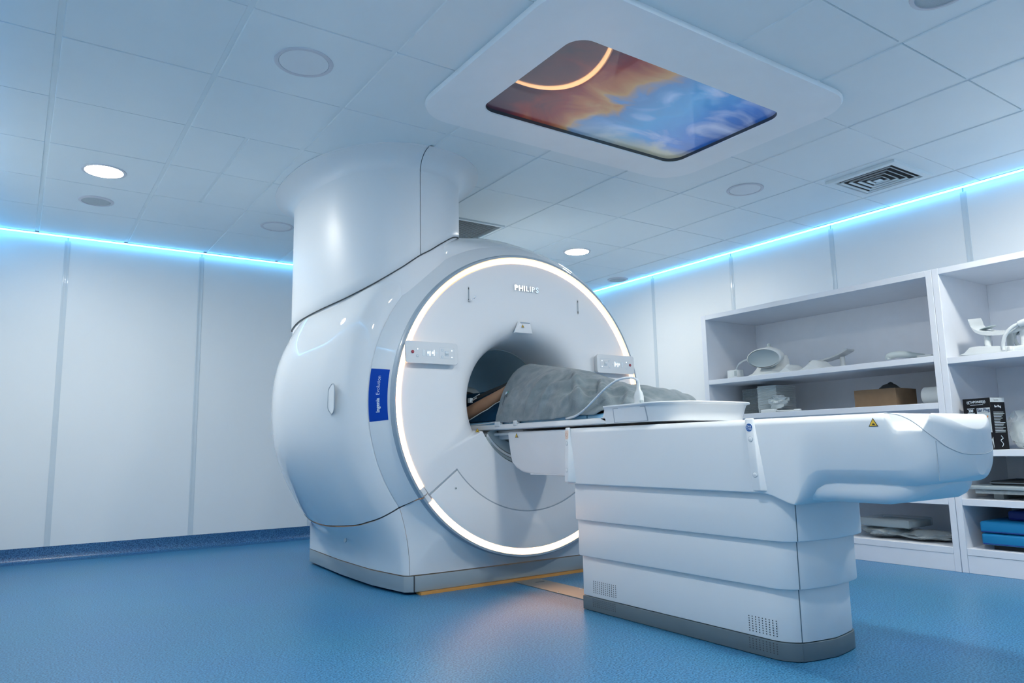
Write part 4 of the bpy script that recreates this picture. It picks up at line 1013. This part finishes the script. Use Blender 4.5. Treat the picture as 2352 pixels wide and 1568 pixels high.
build('cord', MB().tube(smooth_path([(4.70, 3.55, S1+.15), (4.66, 3.60, S1+.15), (4.63, 3.66, S1+.12), (4.61, 3.69, S1+.06), (4.60, 3.70, S1+.04)], 6), .007), CABLE, dc)
cb = thing('connector_box', 'small pale cable connector box left of the bell-shaped coil', 'connector', (4.58, 3.67, S1))
build('case', MB().box((4.55, 3.625, S1+.0005), (4.63, 3.72, S1+.068)), COILW, cb, bev=.006)
build('label_plate', MB().box((4.5485, 3.665, S1+.015), (4.551, 3.70, S1+.055)), PAPER, cb)
build('latch', MB().box((4.545, 3.63, S1+.02), (4.553, 3.65, S1+.06)), COILG, cb, bev=.002)
fc = thing('flat_coil', 'low white coil base lying beside the bell-shaped coil on the upper shelf', 'coil', (4.62, 3.06, S1))
def hump(y): return .010+.055*math.exp(-((y-3.19)/.035)**2)+.062*math.exp(-((y-2.99)/.06)**2)
ys_ = [3.255-.41*k/40 for k in range(41)]
build('cover', MB().loft([[(4.53, y, S1+.0005), (4.53, y, S1+hump(y)*.55), (4.57, y, S1+hump(y)), (4.70, y, S1+hump(y)), (4.75, y, S1+hump(y)*.5), (4.75, y, S1+.0005)] for y in ys_], cap0=True, cap1=True), COILW, fc)
build('rim', MB().box((4.55, 2.83, S1+.0005), (4.70, 2.90, S1+.012)), COILW, fc, bev=.004)
hr = thing('head_rest', 'small curved white rest on two posts behind the low coil', 'support', (4.82, 3.04, S1))
for y, h in ((3.12, .085), (2.945, .105)): build('post', MB().lathe([(.026, .0005), (.018, .01), (.018, h), (.0001, h)], (4.86, y, S1), 16), COILW, hr)
cur = [(4.86, 3.18, S1+.095), (4.86, 3.10, S1+.092), (4.86, 3.02, S1+.103), (4.86, 2.94, S1+.125), (4.86, 2.88, S1+.150)]
build('saddle', MB().loft([[p+Vector((-.05, 0, .004)), p+Vector((.05, 0, .004)), p+Vector((.05, 0, -.006)), p+Vector((-.05, 0, -.006))] for p in smooth_path(cur, 5)], cap0=True, cap1=True), COILW, hr)
hs = thing('flexible_coil', 'grey curved flexible coil loop at the divider end of the upper shelf', 'coil', (4.65, 2.36, S1))
build('loop', MB().tube(smooth_path([(4.58, 2.465, S1+.020), (4.58, 2.46, S1+.038), (4.60, 2.41, S1+.047), (4.63, 2.34, S1+.036), (4.66, 2.28, S1+.022)], 6), [.019]*6+[.021]*12+[.017]*7, 12), COILG, hs)
build('plug', MB().box((4.62, 2.22, S1+.0005), (4.67, 2.31, S1+.030)), COILW, hs, bev=.006)
build('cord', MB().tube(smooth_path([(4.645, 2.225, S1+.015), (4.66, 2.19, S1+.012), (4.70, 2.16, S1+.010)], 5), .006), CABLE, hs)
bt = thing('bottle', 'small pale bottle against the divider on the upper shelf', 'bottle', (4.62, 2.165, S1))
build('body', MB().lathe([(.0001, .0005), (.017, .0005), (.018, .03), (.014, .042), (.008, .048)], (4.62, 2.168, S1), 18), COILW, bt)
build('cap', MB().lathe([(.009, .047), (.009, .060), (.0001, .061)], (4.62, 2.168, S1), 14), COILW, bt)
# unit 1, second shelf
S2 = .957
def ream(nm, label, x0, x1, y0, y1, h, m, n):
    t = thing(nm, label, 'paper', ((x0+x1)/2, (y0+y1)/2, S2))
    sh = MB()
    for k in range(n):
        a, b = random.uniform(-.003, .003), random.uniform(-.003, .003)
        sh.box((x0+a, y0+b, S2+.0005+h*k/n), (x1+a, y1+b, S2+h*(k+.82)/n))
    build('sheets', sh, m, t)['kind'] = 'stuff'
    build('cover_sheet', MB().box((x0, y0, S2+h*.99), (x1, y1, S2+h)), m, t)
ream('towel_stack', 'grey stack of folded sheets behind the paper stack', 4.78, 4.98, 3.615, 3.77, .205, PAPERD, 22)
ream('paper_stack', 'tall pale stack of folded paper sheets on the second shelf', 4.62, 4.85, 3.34, 3.505, .205, PAPER, 24)
def crumple(name, c, r, m, parent, sc=(1, 1, 1), seed=0, amp=.45):
    bm = bmesh.new(); bmesh.ops.create_icosphere(bm, subdivisions=3, radius=1)
    mb = MB(); z0 = c[2]
    for v in bm.verts:
        p = v.co.copy(); k = 1+amp*noise.noise(p*2.3+Vector((seed, 0, 0)))+amp*.5*noise.noise(p*5+Vector((0, seed, 0)))
        q = Vector((p.x*sc[0], p.y*sc[1], p.z*sc[2]))*k*r; mb.v.append(Vector(c)+q)
    lo = min(p.z for p in mb.v)
    for p in mb.v: p.z += z0-lo+.0005
    bm.verts.index_update(); mb.f = [tuple(v.index for v in f.verts) for f in bm.faces]; bm.free()
    return build(name, mb, m, parent, ang=25)
pb = thing('plastic_bag', 'crumpled clear plastic bag in front of the paper stack', 'bag', (4.6, 3.33, S2))
crumple('film', (4.585, 3.30, S2+.026), .062, PAPER, pb, (.7, 1.25, .62), 3, .75)
wd = thing('wand', 'slim white handheld wand lying along the second shelf edge', 'wand', (4.55, 3.2, S2))
build('handle', MB().box((4.53, 3.30, S2+.0005), (4.57, 3.42, S2+.026)), COILW, wd, bev=.006)
build('shaft', MB().tube([(4.55, 3.31, S2+.012), (4.55, 3.15, S2+.007)], .006, 10), COILW, wd)
build('tip', MB().tube([(4.55, 3.15, S2+.009), (4.55, 3.10, S2+.009)], .0085, 10), COILW, wd)
bx_ = thing('cardboard_box', 'open brown cardboard box on the second shelf', 'box', (4.64, 2.6, S2))
yA, yB, xA, xB_, hh = 2.423, 2.697, 4.55, 4.80, .112
for a, b in (((xA, yA, 0), (xA+.006, yB, hh)), ((xB_-.006, yA, 0), (xB_, yB, hh)), ((xA+.006, yA, 0), (xB_-.006, yA+.006, hh)), ((xA+.006, yB-.006, 0), (xB_-.006, yB, hh))):
    build('side', MB().box((a[0], a[1], S2+.0005), (b[0], b[1], S2+b[2])), CARD, bx_)
build('base', MB().box((xA+.006, yA+.006, S2+.0005), (xB_-.006, yB-.006, S2+.008)), CARD, bx_)
dk = thing('dark_pouch', 'dark rounded pouch poking out of the cardboard box', 'pouch', (4.68, 2.53, S2+.01))
crumple('pouch_body', (4.68, 2.53, S2+.0085), .075, BLANK, dk, (1, 1.05, .92), 5, .12)
build('pouch_strap', MB().tube(smooth_path([(4.66, 2.47, S2+.10), (4.68, 2.52, S2+.155), (4.68, 2.58, S2+.10)], 5), .006), BLANK, dk)
pr = thing('paper_roll', 'white paper roll lying beside the cardboard box', 'roll', (4.65, 2.23, S2))
build('roll', MB().lathe([(.016, .0), (.046, .0), (.053, .006), (.053, .15), (.046, .157), (.016, .157)], (4.65, 2.142, S2+.0535), 28, axis='y'), PAPER, pr)
build('core', MB().lathe([(.016, .002), (.013, .002), (.013, .155), (.016, .155)], (4.65, 2.142, S2+.0535), 18, axis='y'), CARD, pr)
# unit 1, bottom: wrapped foam
S0 = .135
fm = thing('foam_block', 'grey foam block in clear wrap on top of the bagged items, bottom shelf', 'foam', (4.62, 2.55, .21))
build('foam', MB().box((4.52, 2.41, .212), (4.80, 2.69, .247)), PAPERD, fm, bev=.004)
build('wrap', MB().box((4.515, 2.40, .2095), (4.81, 2.72, .262)), FILM, fm, bev=.012, seg=3)
for k, (y, x, r, sc, lab) in enumerate(((2.62, 4.64, .13, (.8, 1.1, .26), 'flat plastic-wrapped bundle under the foam block'), (2.36, 4.66, .12, (1, 1.25, .23), 'crumpled wrapped bundle beside the divider, bottom shelf'))):
    g = thing('wrapped_bundle', lab, 'bundle', (x, y, S0))
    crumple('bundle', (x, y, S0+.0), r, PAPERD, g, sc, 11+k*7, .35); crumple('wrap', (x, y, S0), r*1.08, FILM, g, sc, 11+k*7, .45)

# unit 2, upper shelf: coil stand
S3 = 1.213
cs = thing('neck_coil', 'white curved saddle coil on posts at the right edge of the upper shelf', 'coil', (4.62, 1.83, S3))
build('base', MB().loft([[(4.50, 2.01, S3+.010), (4.50, 1.98, S3+.020), (4.50, 1.95, S3+.048), (4.50, 1.90, S3+.050), (4.50, 1.72, S3+.030), (4.50, 1.55, S3+.030), (4.50, 1.55, S3+.0005), (4.50, 1.94, S3+.0005)], [(4.68, 2.01, S3+.010), (4.68, 1.98, S3+.020), (4.68, 1.95, S3+.048), (4.68, 1.90, S3+.050), (4.68, 1.72, S3+.030), (4.68, 1.55, S3+.030), (4.68, 1.55, S3+.0005), (4.68, 1.94, S3+.0005)]], cap0=True, cap1=True), COILW, cs, bev=.005)
build('foot', MB().box((4.52, 1.965, S3+.0005), (4.56, 2.0, S3+.012)), COILG, cs)
sd_ = smooth_path([(0, 1.955, S3+.215), (0, 1.945, S3+.175), (0, 1.92, S3+.148), (0, 1.87, S3+.130), (0, 1.80, S3+.124), (0, 1.72, S3+.130), (0, 1.64, S3+.155)], 5)
rg = []
for p in sd_:
    rg.append([(4.53, p.y, p.z), (4.53+.17*1.0, p.y, p.z+.022), (4.53+.17, p.y-.006, p.z+.008), (4.53, p.y-.008, p.z-.022)])
build('saddle', MB().loft(rg, cap0=True, cap1=True), COILW, cs)
build('saddle_hole', MB().prism([(4.60+.035*cos(a), 1.885+.045*sin(a), S3+.158-.2*(.045*sin(a))) for a in [2*pi*k/16 for k in range(16)]], (0, 0, .003)), COILG, cs)
for x, y in ((4.56, 1.875), (4.66, 1.80), (4.55, 1.69)): build('post', MB().lathe([(.019, .03), (.017, .05), (.017, .135), (.0001, .137)], (x, y, S3), 16), COILW, cs)
ck = thing('coil_cable', 'thick white coil cable looping beside the saddle coil', 'cable', (4.5, 1.74, S3))
build('cord', MB().tube(smooth_path([(4.50, 1.775, S3+.012), (4.50, 1.775, S3+.05), (4.50, 1.755, S3+.10), (4.505, 1.72, S3+.135), (4.51, 1.68, S3+.150)], 6), .010, 10), COILW, ck)
build('plug', MB().lathe([(.018, 0), (.020, .05), (.014, .065), (.0001, .066)], (0, 0, 0), 16).xf(Matrix.Translation((4.51, 1.69, S3+.146)) @ Matrix.Rotation(rad(75), 4, 'X')), COILW, ck)
bl_ = thing('cable_end_ball', 'small white rounded cable end lying on the upper shelf', 'plug', (4.50, 1.735, S3))
build('cap', MB().lathe([(.0001, .0005), (.019, .0005), (.021, .012), (.014, .026), (.0001, .03)], (4.495, 1.738, S3), 18), COILW, bl_)
build('collar', MB().lathe([(.012, .0), (.014, .004), (.014, .010), (.012, .012)], (4.495, 1.738, S3+.001), 16), COILG, bl_)
cl = thing('ring_coil', 'thin grey ring coil standing behind the saddle coil', 'coil', (4.85, 1.72, S3))
build('hoop', MB().tube([(4.85, 1.70+.15*cos(a), S3+.11+.10*sin(a)) for a in [pi*2*k/36 for k in range(37)]], .010, 8, False), COILG, cl)
build('plug', MB().lathe([(.022, 0), (.022, .03), (.0001, .035)], (4.84, 1.84, S3+.15), 14, axis='x'), COILG, cl)
# unit 2, middle shelf: ear plug box
S4 = .682
eb = thing('ear_plug_box', 'black and white box of ear plugs standing on the middle shelf', 'box', (4.56, 1.93, S4))
bxa, bya, byb, bxh = 4.50, 1.862, 2.030, .292
fdep = .12
# box turned: front face and right-hand side face both show
A_ = Vector((4.53, 2.03, S4+.0005)); B_ = Vector((4.485, 1.868, S4+.0005)); C_ = Vector((4.60, 1.842, S4+.0005)); D_ = A_+(C_-B_)
up_ = Vector((0, 0, .287))
build('carton', MB().loft([[A_, B_, C_, D_], [A_+up_, B_+up_, C_+up_, D_+up_]], cap0=True, cap1=True), BOXB, eb, bev=.001, seg=1)
f1 = frame(A_, B_-A_, (0, 0, 1)); wf_ = (B_-A_).length; hf = .287
f2 = frame(B_, C_-B_, (0, 0, 1)); ws = (C_-B_).length
lift = .0012
def quad(f, u0, v0, u1, v1, m, nm, l=.0008): build(nm, MB().add([f(u0, v0, l), f(u1, v0, l), f(u1, v1, l), f(u0, v1, l)], [(0, 1, 2, 3)]), m, eb, flip=False)
quad(f1, .004, .095, wf_-.004, .200, BOXG, 'print_field'); quad(f1, wf_*.50, .200, wf_-.004, .232, BOXG, 'print_field')
def txt(f, s, sz, u, v, m, off=0., nm='lettering'): build(nm, text_mb(s, sz, lambda a, b, c: f(a+u, b+v, lift+c), offset=off), m, eb)
txt(f1, '(((TAPONES)))', .0185, wf_*.50, .266, LETW, .0004)
quad(f1, wf_*.28, .249, wf_*.75, .2515, LETW, 'print_line')
quad(f1, wf_*.15, .228, wf_*.42, .2315, LETW, 'print_line'); txt(f1, '200', .020, wf_*.28, .217, LETW, .0008); quad(f1, wf_*.15, .203, wf_*.42, .2055, LETW, 'print_line')
txt(f1, 'Ear Plug', .023, wf_*.74, .219, mat('print_navy', (.02, .06, .14), .5), .0008)
quad(f1, wf_*.56, .2045, wf_*.94, .206, LETB, 'print_line')
build('print_plug', MB().add([f1(wf_*.80, .168, .0016), f1(wf_*.84, .164, .0016), f1(wf_*.90, .186, .0016), f1(wf_*.875, .190, .0016)], [(0, 1, 2, 3)]), ORNG, eb, flip=False)
build('print_cord', MB().tube([f1(wf_*.74+.017*cos(a), .135+.020*sin(a), .001) for a in [2*pi*k/24 for k in range(25)]], .0014, 5, False), CORD, eb)
build('print_cord', MB().tube(smooth_path([f1(wf_*.5, .168, .001), f1(wf_*.62, .155, .001), f1(wf_*.74, .157, .001), f1(wf_*.82, .168, .001)], 5), .0011, 5), CORD, eb)
build('print_cord', MB().tube([f1(wf_*.30+.018*cos(a), .172+.018*sin(a), .001) for a in [2*pi*k/20 for k in range(21)]], .0014, 5, False), KICK, eb)
build('print_badge', MB().add([f1(wf_*.87+.011*cos(a), .108+.011*sin(a), .0016) for a in [2*pi*k/20 for k in range(20)]], [tuple(range(20))]), BOXB, eb, flip=False)
build('carton_flap', MB().add([f1(wf_*.93, .055, .002), f1(wf_*.99, .07, .002), f1(wf_, .004, .002)], [(0, 1, 2)]), PAPER, eb, flip=False)
quad(f1, wf_*.40, .083, wf_*.80, .0865, LETW, 'print_line')
quad(f2, .001, .262, ws-.002, .286, BOXG, 'print_field'); txt(f2, 'Tapones', .012, ws*.40, .274, LETB)
txt(f2, 'Ear Plug', .016, ws*.48, .238, LETW, .0006)
for k in range(14): quad(f2, ws*.15, .205-.0085*k, ws*(.55+.35*random.random()), .2075-.0085*k, LETW, 'print_line')
build('print_mark', MB().tube(smooth_path([f2(ws*.5, .075, .001), f2(ws*.62, .06, .001), f2(ws*.45, .05, .001), f2(ws*.6, .03, .001), f2(ws*.5, .015, .001)], 4), .0016, 5), LETW, eb)
cw = thing('cotton_bag', 'clear bag of white cotton slumped beside the ear plug box', 'bag', (4.66, 1.80, S4))
crumple('cotton', (4.665, 1.795, S4), .054, PAPER, cw, (.8, .8, 1.35), 21, .2); crumple('film', (4.66, 1.785, S4), .072, FILM, cw, (.9, 1.0, 1.5), 23, .22)
bn = thing('blue_bin', 'dark blue plastic bin at the right edge of the middle shelf', 'bin', (4.8, 1.55, S4))
build('tub', MB().loft([rr_ for rr_ in ([(4.74+a, 1.55+b, S4+.0005) for a, b in rrect(.20, .36, .02, 4)], [(4.74+a, 1.55+b, S4+.115) for a, b in rrect(.22, .38, .02, 4)], [(4.74+a, 1.55+b, S4+.115) for a, b in rrect(.205, .365, .018, 4)], [(4.74+a, 1.55+b, S4+.006) for a, b in rrect(.188, .348, .018, 4)])], cap0=True, cap1=True), BINB, bn)
build('rim', MB().loft([[(4.74+a*k, 1.55+b*k, S4+z) for a, b in rrect(.22, .38, .02, 4)] for k, z in ((.985, .108), (1.02, .108), (1.02, .118), (.985, .118), (.985, .108))]), BINB, bn)
# unit 2, lower shelves
S5 = .407
fp = thing('flat_board', 'flat grey board lying across supports on the lower shelf', 'board', (4.75, 1.6, S5))
build('board', MB().box((4.50, 1.2, S5+.055), (5.0, 2.03, S5+.075)), COILG, fp, bev=.004)
build('lower_board', MB().box((4.52, 1.2, S5+.0305), (4.98, 2.01, S5+.052)), PAPERD, fp, bev=.004)
for y in (1.3, 1.9): build('runner', MB().box((4.60, y, S5+.0005), (4.95, y+.05, S5+.031)), COILG, fp)
pd = thing('dark_pad', 'dark folded pad lying on the flat grey board', 'pad', (4.8, 1.75, S5+.075))
build('pad', MB().box((4.62, 1.3, S5+.0755), (4.95, 1.97, S5+.098)), BLANK, pd, bev=.010, seg=3)
build('piping', MB().box((4.617, 1.297, S5+.084), (4.953, 1.973, S5+.089)), KICK, pd, bev=.002, seg=1)
c1_ = thing('cushion', 'bright blue wedge cushion, lowest of the stack on the bottom shelf', 'cushion', (4.70, 1.60, S0), 'blue cushions on the bottom shelf')
build('pad', MB().box((4.50, 1.25, S0+.0255), (4.90, 1.995, S0+.088)), CUSH, c1_, bev=.014, seg=4)
build('piping', MB().tube([(4.502, 1.262, S0+.032), (4.502, 1.985, S0+.032), (4.51, 1.993, S0+.032), (4.88, 1.993, S0+.032)], .003, 6), CUSHD, c1_)
build('foot', MB().box((4.54, 1.3, S0+.0005), (4.86, 1.95, S0+.027)), BLANK, c1_)
c2_ = dup(c1_, (0, .003, .0655), 'bright blue cushion lying on top of the lowest one, bottom shelf')
for ch in list(c2_.children):
    if ch.name.startswith('foot'): bpy.data.objects.remove(ch)
c3_ = thing('cushion', 'dark navy cushion at the back, on top of the two bright blue ones', 'cushion', (4.74, 1.55, S0+.155), 'blue cushions on the bottom shelf')
build('pad', MB().box((4.62, 1.22, S0+.1545), (4.95, 1.90, S0+.207)), CUSHD, c3_, bev=.014, seg=4)
build('piping', MB().tube([(4.622, 1.23, S0+.165), (4.622, 1.89, S0+.165)], .003, 6), BINB, c3_)
